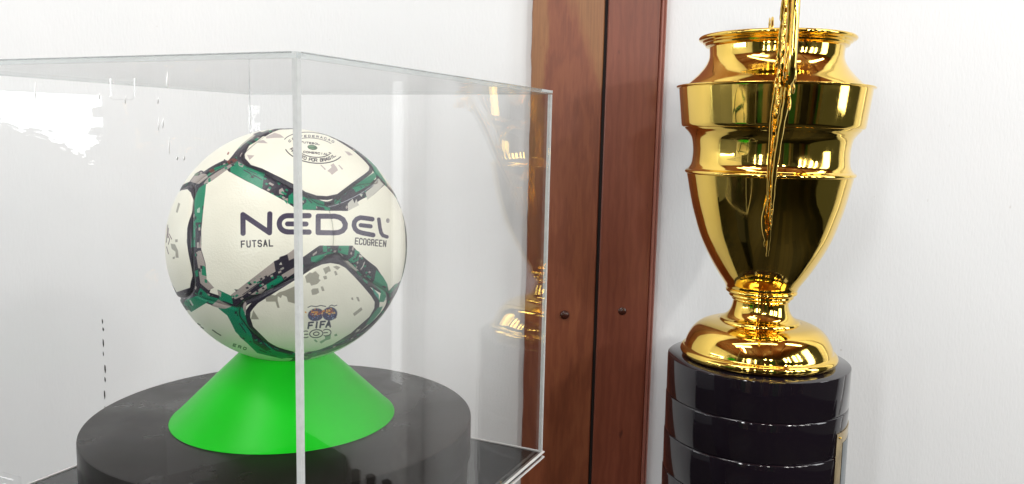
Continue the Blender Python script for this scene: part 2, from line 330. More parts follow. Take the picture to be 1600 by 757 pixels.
# low dark railing and cabinet against the wall further right (outside the frame, mirrored in the right pane)
rl = empty('low_railing', (1.22, 1.33, -1.3)); tag(rl, 'low dark railing of upright bars along the white wall', 'railing')
for k in range(6):
    bm = bmesh.new(); bm_box(bm, (-0.215+k*0.078, -0.010, 0.0), (-0.193+k*0.078, 0.010, 0.452-0.012*k), 0.003); from_bm('bar', bm, 'base', rl)
bm = bmesh.new(); bm_box(bm, (-0.23, -0.014, 0.02), (0.22, 0.014, 0.06), 0.003); from_bm('rail', bm, 'base', rl)
cb = empty('low_cabinet', (1.70, 1.34, -1.3)); tag(cb, 'shallow dark low cabinet against the white wall', 'cabinet')
bm = bmesh.new(); bm_box(bm, (-0.26, -0.03, 0), (0.26, 0.03, 0.40), 0.012); from_bm('body', bm, 'base', cb)
for sx_ in (-1, 1):
    bm = bmesh.new(); bm_box(bm, (sx_*0.125-0.115, -0.042, 0.03), (sx_*0.125+0.115, -0.032, 0.37), 0.003); dr = from_bm('door', bm, 'base', cb)
    bm = bmesh.new(); bmesh.ops.create_uvsphere(bm, u_segments=12, v_segments=8, radius=0.009); from_bm('knob', bm, 'brass', dr, (sx_*0.03, -0.050, 0.22), 60)

# ------------------------------------------------------------------ the wooden posts
frame = empty('wooden_door_frame', (0.13, 1.36, -1.3)); tag(frame, 'reddish brown wooden door frame of two upright boards on the white wall', 'door frame')
def board(name, x0, x1, y0, y1, mat, ragged=0.0, bevel=0.0015):
    """upright board, its long edges slightly wavy"""
    bm = bmesh.new(); nz = 150; rows = []
    for k in range(nz+1):
        z = -1.3+k*3.3/nz
        j0 = (random.random()-0.5)*ragged; j1 = (random.random()-0.5)*ragged*0.15
        pr = [(x0+j0, y1), (x0+j0, y0+bevel), (x0+bevel+j0, y0), (x1-bevel+j1, y0), (x1+j1, y0+bevel), (x1+j1, y1)]
        rows.append([bm.verts.new((a, b, z)) for a, b in pr])
    for a, b in zip(rows, rows[1:]):
        for k in range(6): bm.faces.new((a[k], a[(k+1) % 6], b[(k+1) % 6], b[k]))
    bm.faces.new(rows[0]); bm.faces.new(rows[-1][::-1])
    o = from_bm(name, bm, mat, frame, smooth=25); o.matrix_parent_inverse = Matrix.Translation(frame.location).inverted(); return o
o = board('board', 0.0245, 0.1400, 1.360, WY+0.02, 'wood_l', 0.0014); o['label'] = 'left board, brown with yellowish sapwood streaks'
o = board('board', 0.1452, 0.2290, 1.357, WY+0.02, 'wood_r'); o['label'] = 'right board, reddish and plain'
bm = bmesh.new()
pr = [(0.2292, WY+0.02), (0.2292, 1.356), (0.2305, 1.3535), (0.2325, 1.3535), (0.2338, 1.356), (0.2345, 1.357), (0.2365, 1.3555), (0.2385, 1.358), (0.2392, 1.362), (0.2392, WY+0.02)]
a = [bm.verts.new((x, y, -1.3)) for x, y in pr]; b = [bm.verts.new((x, y, 2.0)) for x, y in pr]
for k in range(len(pr)): bm.faces.new((a[k], a[(k+1) % len(pr)], b[(k+1) % len(pr)], b[k]))
bm.faces.new(a); bm.faces.new(b[::-1])
o = from_bm('bead', bm, 'bead', frame, smooth=50); o.matrix_parent_inverse = Matrix.Translation(frame.location).inverted(); o['label'] = 'pinkish moulded edge'
bm = bmesh.new(); bm_box(bm, (0.1402, 1.3640, -1.3), (0.1464, WY+0.02, 2.0)); o = from_bm('gap_strip', bm, 'dark', frame); o.matrix_parent_inverse = Matrix.Translation(frame.location).inverted()
for px, pz in ((0.0905, -0.2937), (0.1860, -0.285)):
    bm = bmesh.new(); bmesh.ops.create_uvsphere(bm, u_segments=20, v_segments=12, radius=0.0078)
    bmesh.ops.scale(bm, verts=bm.verts, vec=(1, 0.6, 0.95))
    o = from_bm('plug', bm, 'plug', frame, (px, 1.3590, pz), 60); o.matrix_parent_inverse = Matrix.Translation(frame.location).inverted()

# ------------------------------------------------------------------ the trophy
TX, TY = 0.342, 1.119
trophy = empty('trophy', (TX, TY, -0.8305))
tag(trophy, 'polished gold two-handled trophy cup on a banded black round pedestal', 'trophy')
def tl(name, prof, mat='gold', **k):
    return lathe(name, [(r, z+0.8305) for r, z in prof], mat, trophy, seg=k.pop('seg', 160), **k)
def seg_s(pts, n=6): return [tuple(p) for p in spline(pts, n)]
# mouth and shoulder
rim = [(0.086, 0.112), (0.090, 0.124)] + seg_s([(0.0955, 0.1300), (0.0990, 0.1325), (0.0992, 0.1350), (0.0965, 0.1372)], 4) + [(0.0935, 0.1372), (0.0905, 0.1340)]
o = tl('rim', [(0.0850, 0.1215)]+seg_s([(0.0875, 0.1235), (0.0905, 0.1240), (0.0918, 0.1268), (0.0940, 0.1280), (0.0955, 0.1300), (0.0985, 0.1312), (0.1000, 0.1335), (0.0985, 0.1360), (0.0955, 0.1368)], 4)+[(0.0925, 0.1365), (0.0880, 0.1300), (0.0840, 0.1190)])
o = tl('neck', seg_s([(0.0856, 0.1220), (0.0851, 0.1130), (0.0862, 0.1060), (0.0905, 0.0975), (0.0985, 0.0875), (0.1085, 0.0775), (0.1130, 0.0725)], 8)+[(0.1145, 0.0710), (0.1145, 0.0690)])
o = tl('flange', [(0.1140, 0.0712)]+[(0.1170, 0.0718)]+seg_s([(0.1225, 0.0722), (0.1254, 0.0718), (0.1263, 0.0706), (0.1252, 0.0694)], 3)+[(0.1228, 0.0690), (0.1225, 0.0680)])
o = tl('band', [(0.1226, 0.0688), (0.1222, 0.0640), (0.1176, 0.0225), (0.1170, 0.0195), (0.1155, 0.0178), (0.1130, 0.0172)])
o = tl('waist', [(0.1132, 0.0173)]+seg_s([(0.1118, 0.0150), (0.1072, 0.0100), (0.1030, 0.0030), (0.1009, -0.0090), (0.1006, -0.0190), (0.1018, -0.0300), (0.1050, -0.0362), (0.1072, -0.0385)], 8)+[(0.1082, -0.0392)])
o = tl('ring', seg_s([(0.1080, -0.0388), (0.1095, -0.0398), (0.1102, -0.0418), (0.1092, -0.0436), (0.1072, -0.0446)], 4))
o = tl('bowl', [(0.1074, -0.0444)]+seg_s([(0.1062, -0.0500), (0.0995, -0.0820), (0.0935, -0.1040), (0.0862, -0.1265), (0.0780, -0.1450), (0.0690, -0.1620), (0.0600, -0.1770), (0.0530, -0.1875), (0.0490, -0.1935), (0.0474, -0.1975)], 8)+[(0.0455, -0.1995)])
o = tl('stem_ring', seg_s([(0.0452, -0.1990), (0.0470, -0.2005), (0.0468, -0.2035), (0.0432, -0.2050), (0.0425, -0.2062), (0.0428, -0.2085), (0.0412, -0.2105), (0.0385, -0.2115), (0.0388, -0.2135), (0.0368, -0.2155)], 4))
o = tl('stem', seg_s([(0.0366, -0.2150), (0.0372, -0.2215), (0.0392, -0.2285), (0.0428, -0.2345), (0.0475, -0.2385), (0.0520, -0.2405)], 7)+[(0.0532, -0.2420), (0.0534, -0.2440), (0.0560, -0.2446)])
o = tl('foot', [(0.0556, -0.2444)]+seg_s([(0.0600, -0.2450), (0.0700, -0.2468), (0.0800, -0.2510), (0.0880, -0.2580), (0.0932, -0.2660), (0.0968, -0.2740), (0.0982, -0.2800)], 7)+seg_s([(0.0990, -0.2812), (0.1018, -0.2825), (0.1040, -0.2850), (0.1046, -0.2885), (0.1030, -0.2920)], 4)+[(0.1000, -0.2938), (0.0, -0.2938)])
# pedestal of stacked lacquered drums
ped = tl('pedestal', [(0.0, -0.2955), (0.1198, -0.2955), (0.1210, -0.2962), (0.1213, -0.2975), (0.1213, -0.3466), (0.1208, -0.3476), (0.1196, -0.3480)], 'black')
zt = -0.3480; step = 0.0540
for k in range(8):
    z0 = zt-k*step; rr = 0.1213+0.0002*(k+1)
    tl('pedestal_ring', [(0.1190, z0-0.0002), (rr-0.0026, z0-0.0003), (rr-0.0012, z0-0.0009), (rr-0.0003, z0-0.0020), (rr, z0-0.0036), (rr, z0-step+0.0016), (rr-0.0006, z0-step+0.0006), (rr-0.0020, z0-step)], 'black', smooth=50)
tl('pedestal_core', [(0.0, -0.2965), (0.1190, -0.2965), (0.1190, -0.830), (0, -0.830)], 'dark')
# curved brass plaque on the right flank, with its nails
def on_ped(az, z, r): a = math.radians(az); return (r*math.sin(a), -r*math.cos(a), z+0.8305)
bm = bmesh.new(); rows = []
for i in range(25):
    az = 41.0+i*3.0; rows.append([bm.verts.new(on_ped(az, z, r)) for z, r in ((-0.3705, 0.1216), (-0.3705, 0.1226), (-0.520, 0.1234), (-0.520, 0.1222))])
for a, b in zip(rows, rows[1:]):
    for k in range(4): bm.faces.new((a[k], a[(k+1) % 4], b[(k+1) % 4], b[k]))
bm.faces.new(rows[0]); bm.faces.new(rows[-1][::-1]); plq = from_bm('plaque', bm, 'brass', trophy, smooth=30)
bm = bmesh.new(); rows = []
for i in range(22):
    az = 50.0+i*2.6; rows.append([bm.verts.new(on_ped(az, z, r)) for z, r in ((-0.3860, 0.1220), (-0.3862, 0.1231), (-0.512, 0.1239), (-0.512, 0.1225))])
for a, b in zip(rows, rows[1:]):
    for k in range(4): bm.faces.new((a[k], a[(k+1) % 4], b[(k+1) % 4], b[k]))
bm.faces.new(rows[0]); bm.faces.new(rows[-1][::-1]); from_bm('mirror_tone_field', bm, 'mirror_tone', plq, smooth=30)  # dark bluish field put in place of the reflection on the plaque
for az, z in ((45, -0.3772), (109, -0.3772)):
    bm = bmesh.new(); bmesh.ops.create_uvsphere(bm, u_segments=12, v_segments=8, radius=0.0016)
    o = from_bm('nail', bm, 'gold', plq, on_ped(az, z, 0.1228), 60)

# handles: a thick outer scroll with a pierced cast web of leaves between it and the cup
hx, hy = -0.2470, -0.9690      # direction of the front handle, towards the viewer
nh = math.hypot(hx, hy); hx /= nh; hy /= nh
def handle(sgn):
    side = Vector((-hy, hx, 0))
    def P(D, z, s=0.0): return (sgn*hx*D+side.x*s, sgn*hy*D+side.y*s, z+0.8305)
    bm = bmesh.new()
    outer = spline([(0.118, 0.040, 0), (0.150, 0.062, 0.001), (0.176, 0.110, 0), (0.196, 0.165, 0), (0.214, 0.190, 0), (0.232, 0.186, 0), (0.243, 0.160, 0), (0.247, 0.120, 0.0), (0.246, 0.080, 0), (0.236, 0.058, 0)], 8)
    q = 0.45 if sgn < 0 else 1.0
    sm = lambda i: min(1.0, i/14, (len(outer)-1-i)/5+0.35)
    tube(bm, [P(D, z, s+0.0052*q*sm(i)) for i, (D, z, s) in enumerate(outer)], [0.0046*q*(0.55+0.45*sm(i)) for i in range(len(outer))], side, 10)
    tube(bm, [P(D-0.003, z-0.001, s-0.0042*q*sm(i)) for i, (D, z, s) in enumerate(outer)], [0.0027*q*(0.75+0.30*math.sin(i*1.9)) for i in range(len(outer))], side, 8)
    low = spline([(0.240, 0.066, 0.003), (0.226, 0.044, 0.003), (0.196, 0.010, 0.001), (0.166, -0.034, -0.001), (0.134, -0.070, 0.0), (0.108, -0.100, 0.0005), (0.0985, -0.128, 0.0005), (0.094, -0.142, 0)], 8)
    tube(bm, [P(D, z, s) for D, z, s in low], [0.0040-0.0024*i/len(low)+0.0003*math.sin(i*1.3) for i in range(len(low))], side, 10)
    tube(bm, [P(D-0.004, z-0.002, s-0.0042) for D, z, s in low[:-8]], [0.0013+0.0006*math.sin(i*2.2) for i in range(len(low)-8)], side, 8)
    # second, thin rod and its drop
    thin = spline([(0.215, 0.060, -0.007), (0.200, 0.030, -0.0095), (0.178, -0.002, -0.0085), (0.158, -0.030, -0.0075), (0.140, -0.052, -0.0060), (0.118, -0.078, -0.004)], 7)
    tube(bm, [P(D, z, s) for D, z, s in thin], 0.0018, side, 8)
    drop = spline([(0.122, -0.070, -0.0050), (0.112, -0.090, -0.0075), (0.106, -0.108, -0.0060), (0.100, -0.122, -0.0030)], 7)
    tube(bm, [P(D, z, s) for D, z, s in drop], [0.0012+0.0022*math.sin(i/len(drop)*PI) for i in range(len(drop))], side, 8)
    from_bm('handle_scroll', bm, 'gold', h_root, smooth=60)
    bm = bmesh.new()
    rnd = random.Random(11)
    def leaf(D, z, s, ang, ln, wd, th=0.0022):
        m = Matrix.Translation(P(D, z, s)) @ Matrix(((hx*sgn, -hy, 0), (hy*sgn, hx, 0), (0, 0, 1))).transposed().to_4x4().inverted() @ Matrix.Rotation(ang, 4, 'Y')
        r = bmesh.ops.create_uvsphere(bm, u_segments=10, v_segments=8, radius=1.0)
        bmesh.ops.transform(bm, matrix=m @ Matrix.Diagonal((wd, th, ln, 1)), verts=r['verts'])
    for i in range(44):                                   # leaves along the inside of the scroll
        t = i/43
        if sgn < 0 and 6 < i < 34: continue
        j = int(6+t*(len(outer)-10)); D, z, s = outer[j]
        leaf(D-0.005-rnd.random()*0.003, z-0.002, -0.0062+0.0035*rnd.random(), rnd.uniform(-0.9, 0.9), 0.0045+0.003*rnd.random(), 0.0026, 0.0015)
    for i in range(24):                                   # the knot where scroll and lower arm meet
        leaf(0.236+rnd.uniform(-0.012, 0.010), 0.052+rnd.uniform(-0.020, 0.018), rnd.choice([-1, 1])*rnd.uniform(0.004, 0.0105), rnd.uniform(-1, 1), rnd.uniform(0.0045, 0.0085), rnd.uniform(0.002, 0.0035), rnd.uniform(0.0010, 0.0019))
    for i in range(20):
        t = i/19; D = 0.205-t*0.095; z = 0.020-t*0.130
        leaf(D-0.004, z, rnd.uniform(-0.0055, 0.002), 0.8+rnd.uniform(-.5, .5), 0.0042, 0.0018, 0.0012)
    for D0, z0, D1, z1, b in ((0.236, 0.150, 0.200, 0.062, 0.01), (0.222, 0.062, 0.150, 0.020, -0.012), (0.190, 0.120, 0.236, 0.075, 0.008), (0.170, -0.020, 0.112, 0.010, 0.014), (0.145, -0.055, 0.106, -0.060, 0.004)):
        pts = spline([(D0, z0, 0), ((D0+D1)/2, (z0+z1)/2+b, 0.002), (D1, z1, -0.001)], 8)
        tube(bm, [P(D, z, s) for D, z, s in pts], 0.0026, side, 8)
    from_bm('handle_leaves', bm, 'gold', h_root, smooth=60)
for sgn in (1, -1):
    h_root = empty('handle'); h_root.parent = trophy
    handle(sgn)
# black stand under the trophy, out of the frame
bm = bmesh.new(); bm_box(bm, (TX-0.17, TY-0.17, -1.3), (TX+0.17, TY+0.17, -0.831), 0.004); o = from_bm('trophy_stand', bm, 'base')
tag(o, 'black square stand carrying the gold trophy and its round pedestal', 'stand')

# ------------------------------------------------------------------ the display case
K = 1.113; YAW = 0.43193; SIDE = 0.371
N0 = Vector((-0.10789*K, 0.417*K)); ZT = 0.03898*K; ZB = -0.28206*K
e1 = Vector((math.sin(YAW), math.cos(YAW))); e2 = Vector((-math.cos(YAW), math.sin(YAW)))
MC = Matrix(((e1.x, e2.x, 0, N0.x), (e1.y, e2.y, 0, N0.y), (0, 0, 1, ZB), (0, 0, 0, 1)))   # case frame: x to the right corner, y to the left corner
case = empty('display_case'); case.matrix_world = MC
tag(case, 'clear acrylic box cover standing over the ball and green cone', 'display case')
Hc = ZT-ZB; TH = 0.0034
def cbox(name, a, b, mat, parent=case, label=None, bevel=0.0):
    bm = bmesh.new(); bm_box(bm, a, b, bevel); o = from_bm(name, bm, mat, parent)
    if label: o['label'] = label
    return o
e = TH+0.0002
cbox('panel', (0.0005, e, 0.0005), (TH-0.0003, SIDE-e, Hc-e), 'acrylic_l', label='near left pane with small modelled glints')
cbox('panel', (e, 0.0005, 0.0005), (SIDE-e, TH-0.0003, Hc-e), 'acrylic_r', label='near right pane mirroring the trophy')
cbox('panel', (SIDE-TH+0.0003, e, 0.0005), (SIDE-0.0005, SIDE-e, Hc-e), 'acrylic', label='far right pane')
cbox('panel', (e, SIDE-TH+0.0003, 0.0005), (SIDE-e, SIDE-0.0005, Hc-e), 'acrylic', label='far left pane')
cbox('panel', (e, e, Hc-TH+0.0003), (SIDE-e, SIDE-e, Hc-0.0003), 'acrylic_t', label='top pane')
cbox('edge', (0.0, 0.0, 0.0), (TH, TH, Hc-e), 'edge', label='frosted near corner edge')
cbox('edge', (SIDE-0.0026, 0.0, 0.0), (SIDE, TH, Hc-e), 'edge', label='right corner edge')
cbox('edge', (0.0, SIDE-TH, 0.0), (TH, SIDE, Hc-e), 'edge', label='left corner edge')
cbox('edge', (SIDE-0.0008, SIDE-0.0008, 0.0), (SIDE, SIDE, Hc-e), 'thin_edge', label='far corner edge')
for a, b in (((0, 0, Hc-TH), (TH, SIDE, Hc)), ((TH+.0002, 0, Hc-TH), (SIDE, TH, Hc))):
    cbox('edge', a, b, 'clear_edge')
for a, b in (((SIDE-TH, TH+.0002, Hc-TH), (SIDE, SIDE, Hc)), ((TH+.0002, SIDE-TH, Hc-TH), (SIDE-TH-.0002, SIDE, Hc))):
    cbox('edge', a, b, 'clear_edge')
# thin grey lines just under the top outer arris, white at the right end
cbox('arris_line', (-0.0002, 0.004, Hc-0.0007), (0.0004, SIDE-0.004, Hc+0.0002), 'thin_edge')
cbox('arris_line', (0.004, -0.0002, Hc-0.0007), (SIDE-0.026, 0.0004, Hc+0.0002), 'thin_edge')
cbox('arris_line', (SIDE-0.026, -0.0004, Hc-0.0022), (SIDE, 0.0004, Hc+0.0002), 'edge')
# little clear latch tab on the near left pane
bm = bmesh.new(); pts = []
cy, cz, hw, hh, rr = 0.1425, 0.3395, 0.0108, 0.0083, 0.003
for k in range(33):
    a = 2*PI*k/32; pts.append((TH+0.0022, cy+(hw-rr)*(1 if math.cos(a) > 0 else -1)+rr*math.cos(a), cz+(hh-rr)*(1 if math.sin(a) > 0 else -1)+rr*math.sin(a)))
tube(bm, pts, 0.0004, (1, 0, 0), 6); tab = from_bm('latch_tab', bm, 'acrylic_tab', case, smooth=60)
for yy in (cy-hw+0.0003, cy+hw-0.0003):
    bm = bmesh.new(); tube(bm, [(TH+0.003, yy, cz-0.006), (TH+0.003, yy, cz+0.005)], 0.0006, (1, 0, 0), 6); from_bm('tab_rib', bm, 'glint', tab, smooth=60)
# reflected glints modelled as bright slivers on the near left pane: (along pane, height, length)
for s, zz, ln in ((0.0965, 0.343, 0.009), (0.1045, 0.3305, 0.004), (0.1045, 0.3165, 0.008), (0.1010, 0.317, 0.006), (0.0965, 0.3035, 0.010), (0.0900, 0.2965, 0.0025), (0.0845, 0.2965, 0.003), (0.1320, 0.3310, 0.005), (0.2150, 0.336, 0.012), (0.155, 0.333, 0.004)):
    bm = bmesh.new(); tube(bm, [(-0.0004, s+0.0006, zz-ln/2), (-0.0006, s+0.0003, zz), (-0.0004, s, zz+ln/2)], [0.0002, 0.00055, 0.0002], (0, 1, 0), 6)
    from_bm('glint_streak', bm, 'glint', case, smooth=60)
# clip at the foot of the left corner
bm = bmesh.new(); bm_box(bm, (0.004, 0.266, 0.047), (0.010, 0.288, 0.057), 0.001); from_bm('corner_clip', bm, 'acrylic_tab', case)

# black plate under the case and a pedestal under the plate
plate = empty('case_base'); plate.matrix_world = MC; tag(plate, 'thin black glossy base plate under the clear acrylic case', 'base plate')
bm = bmesh.new(); bm_box(bm, (0.0005, 0.0005, -0.0048), (SIDE-0.0005, SIDE-0.0005, -0.0004), 0.0005); from_bm('plate', bm, 'base', plate)
for a, b in (((-0.0016, -0.0016, -0.0006), (SIDE+0.0016, 0.0004, 0.0006)), ((SIDE-0.0004, 0.0006, -0.0006), (SIDE+0.0016, SIDE+0.0016, 0.0006)), ((-0.0016, SIDE-0.0004, -0.0006), (SIDE-0.0006, SIDE+0.0016, 0.0006)),
             ((-0.0016, -0.0016, -0.0060), (SIDE+0.0016, -0.0002, -0.0046)), ((SIDE+0.0002, 0.0, -0.0060), (SIDE+0.0016, SIDE+0.0016, -0.0046))):
    bm = bmesh.new(); bm_box(bm, a, b); from_bm('highlight_strip', bm, 'trim', plate)  # white strips stand in for the highlight along the plate's edges
ped2 = empty('display_pedestal'); ped2.matrix_world = MC; tag(ped2, 'black square column carrying the acrylic case, below the frame', 'pedestal')
bm = bmesh.new(); bm_box(bm, (0.10, 0.10, -1.3-ZB), (SIDE-0.10, SIDE-0.10, -0.0062), 0.003); from_bm('column', bm, 'base', ped2)

# ------------------------------------------------------------------ round stand, cone
BX, BY, BZ = -0.19152, 0.71233, -0.09769          # centre of the ball
DX, DY, DZ = -0.17788*K, 0.64*K, -0.22419*K
stand = empty('round_stand', (DX, DY, ZB)); tag(stand, 'black two-layer round stand inside the case under the green cone', 'stand')
hd = DZ-ZB
lathe('top_disc', [(0, hd), (0.1632, hd), (0.1645, hd-0.0005), (0.1648, hd-0.0018), (0.1648, hd-0.0335), (0.1640, hd-0.0348), (0.1585, hd-0.0350)], 'disc', stand, seg=192)
lathe('lower_disc', [(0.150, hd-0.0349), (0.1615, hd-0.0351), (0.1625, hd-0.0365), (0.1625, 0.0010), (0.162, 0.0006), (0.0, 0.0006)], 'disc', stand, seg=192)
ct = -0.1892; hc = ct-DZ
cone = lathe('sport_cone', [(0.0300, hc-0.002), (0.0335, hc+0.0004), (0.0352, hc)]+[(0.0352+(0.0945-0.0352)*t, hc-(hc-0.0018)*t) for t in (0.1, 0.3, 0.5, 0.7, 0.9, 1.0)]+[(0.0958, 0.0010), (0.0960, 0.0004), (0.0945, 0.0003), (0.0905, 0.0018), (0.0318, hc-0.004), (0.0300, hc-0.002)], 'cone', None, (DX, DY, DZ+0.0002), seg=160, smooth=45)
tag(cone, 'bright green plastic marker cone holding up the ball', 'cone')

# ------------------------------------------------------------------ the ball
RB = 0.1; BC = np.array([BX, BY, BZ]); FZ = np.array(fw)
def proj(P):
    z = P@FZ; return 800+F_PX*(P@CR)/z, 378.5-F_PX*(P@CU)/z
AX = np.array([[0.3085, -0.4119, 0.8574], [-0.8518, -0.5208, 0.0562], [0.4234, -0.7477, -0.5115]])
AX[1] -= AX[0]*(AX[0]@AX[1]); AX[1] /= np.linalg.norm(AX[1]); AX[0] /= np.linalg.norm(AX[0]); AX[2] = np.cross(AX[0], AX[1]); AX[2] *= -np.sign(AX[2][2])
AL = math.radians(35.19)
def ray_hit(px, py):
    d = (px-800)/F_PX*CR-(py-378.5)/F_PX*CU+FZ; d /= np.linalg.norm(d); b = d@BC
    t = b-math.sqrt(max(b*b-(BC@BC-RB*RB), 0)); return (d*t-BC)/RB
OBS = {'TB': (513, 324), 'BT': (520, 396), 'TL': (374, 250), 'LT': (303, 289), 'LB': (300, 459), 'BL': (372, 482), 'Tl': (594, 282), 'Bl': (609, 468), 'Bt': (478, 553)}
def axv(ch): return {'T': AX[0], 'L': AX[1], 'B': AX[2], 't': -AX[0], 'l': -AX[1], 'b': -AX[2]}[ch]
CP = []; CV = []
for k, p in OBS.items():
    mdl = math.cos(AL)*axv(k[0])+math.sin(AL)*axv(k[1]); ob = ray_hit(*p); CP.append(ob); CV.append(mdl-ob)
HALF = AL/math.sqrt(2)+0.030; RC = 0.15
for (a, b_, c_), p in ((('L', 'T', 'B'), (299, 376)), (('T', 'L', 'B'), (437, 283)), (('T', 'B', 'l'), (556, 290)), (('B', 'L', 'T'), (428, 450)), (('B', 'T', 'l'), (558, 426)), (('B', 'L', 't'), (406, 533)), (('B', 'l', 't'), (556, 525))):
    mdl = math.cos(HALF)*axv(a)+math.sin(HALF)*(axv(b_)+axv(c_))/math.sqrt(2); ob = ray_hit(*p); CP.append(ob); CV.append(mdl-ob)
CP = np.array(CP); CV = np.array(CV); SG = 0.36
G = np.exp(-((CP[:, None]-CP[None])**2).sum(-1)/(2*SG*SG)); W = np.linalg.solve(G+0.02*np.eye(len(CP)), CV)
def warp(v):            # sewn panels are not perfectly regular: small smooth displacement of the seams
    out = v.astype(np.float32).copy()
    for p, w in zip(CP, W):
        g = np.exp(-((v-p.astype(np.float32))**2).sum(-1)/(2*SG*SG)); out += g[:, None]*w[None].astype(np.float32)
    return out/np.linalg.norm(out, axis=1)[:, None]
def cells(v):
    """panel id, signed distance to the rounded-square seam (negative inside), distance to the nearest straight seam, position along the seam"""
    q = warp(v)@AX.T.astype(np.float32); a = np.abs(q); k = a.argmax(1); i = np.arange(len(v))
    m = a[i, k]; u = q[i, (k+1) % 3]; w = q[i, (k+2) % 3]
    th = np.arccos(np.clip(m, -1, 1)); s = th/np.maximum(np.sin(th), 1e-6); u = u*s; w = w*s
    x = np.abs(u+w)/math.sqrt(2); y = np.abs(u-w)/math.sqrt(2)
    dx = x-(HALF-RC); dy = y-(HALF-RC)
    d = np.hypot(np.maximum(dx, 0), np.maximum(dy, 0))+np.minimum(np.maximum(dx, dy), 0)-RC
    ins = d < 0
    pid = np.where(ins, k*2+(q[i, k] < 0), 6+(q[:, 0] < 0)*4+(q[:, 1] < 0)*2+(q[:, 2] < 0))
    hexd = a.min(1)
    along = np.arctan2(w, u)
    return pid, d, hexd, along
def v_noise(a, b, seed):      # hash of integer cells
    h = (a.astype(np.int64)*73856093) ^ (b.astype(np.int64)*19349663) ^ (seed*83492791)
    h = (h ^ (h >> 13))*1274126177; h = h ^ (h >> 16); return (h & 0xffff)/65535.0

# --- print on the skin: colours as the printed ink and skin have them (sRGB 0..1)
CREAM = (0.915, 0.915, 0.850); DRK = (0.135, 0.115, 0.175); GRN = (0.0, 0.50, 0.365); GRY = (0.63, 0.60, 0.575); LGY = (0.74, 0.74, 0.70); MGY = (0.62, 0.615, 0.56); INK = (0.22, 0.19, 0.29); TXT = (0.15, 0.14, 0.19)
SC = 4; OX, OY, CW, CH = 244, 188, 406, 384
canvas = np.zeros((CH*SC, CW*SC, 4), np.float32)     # the visible side of the skin laid out flat: colour + coverage
def paint(msk, x0, y0, col):
    sub = canvas[y0:y0+msk.shape[0], x0:x0+msk.shape[1]]
    m = msk[..., None]; sub[..., :3] = sub[..., :3]*(1-m)+np.array(col, np.float32)*m; sub[..., 3] = np.maximum(sub[..., 3], msk)
def poly(pts, col):
    P = [((x-OX)*SC, (y-OY)*SC) for x, y in pts]
    x0 = max(int(min(p[0] for p in P))-1, 0); x1 = min(int(max(p[0] for p in P))+2, CW*SC); y0 = max(int(min(p[1] for p in P))-1, 0); y1 = min(int(max(p[1] for p in P))+2, CH*SC)
    if x1 <= x0 or y1 <= y0: return
    X, Y = np.meshgrid(np.arange(x0, x1)+0.5, np.arange(y0, y1)+0.5); ins = np.zeros(X.shape, bool)
    for (ax, ay), (bx, by) in zip(P, P[1:]+P[:1]):
        if ay == by: continue
        c = ((ay > Y) != (by > Y)) & (X < (bx-ax)*(Y-ay)/(by-ay)+ax); ins ^= c
    paint(ins.astype(np.float32), x0, y0, col)
def stroke(pts, w, col, square=False):
    P = [((x-OX)*SC, (y-OY)*SC) for x, y in pts]; h = w*SC/2
    x0 = max(int(min(p[0] for p in P)-h)-2, 0); x1 = min(int(max(p[0] for p in P)+h)+3, CW*SC); y0 = max(int(min(p[1] for p in P)-h)-2, 0); y1 = min(int(max(p[1] for p in P)+h)+3, CH*SC)
    if x1 <= x0 or y1 <= y0: return
    X, Y = np.meshgrid(np.arange(x0, x1)+0.5, np.arange(y0, y1)+0.5); D = np.full(X.shape, 1e9)
    for (ax, ay), (bx, by) in zip(P, P[1:]):
        dx, dy = bx-ax, by-ay; L = dx*dx+dy*dy+1e-9; t = np.clip(((X-ax)*dx+(Y-ay)*dy)/L, 0, 1)
        D = np.minimum(D, np.hypot(X-ax-t*dx, Y-ay-t*dy))
    paint(np.clip(h-D+0.5, 0, 1).astype(np.float32), x0, y0, col)
def arc(cx, cy, rx, ry, a0, a1, n=18, rot=0.0):
    out = []
    for k in range(n+1):
        a = math.radians(a0+(a1-a0)*k/n); x, y = rx*math.cos(a), ry*math.sin(a); out.append((cx+x*math.cos(rot)-y*math.sin(rot), cy+x*math.sin(rot)+y*math.cos(rot)))
    return out
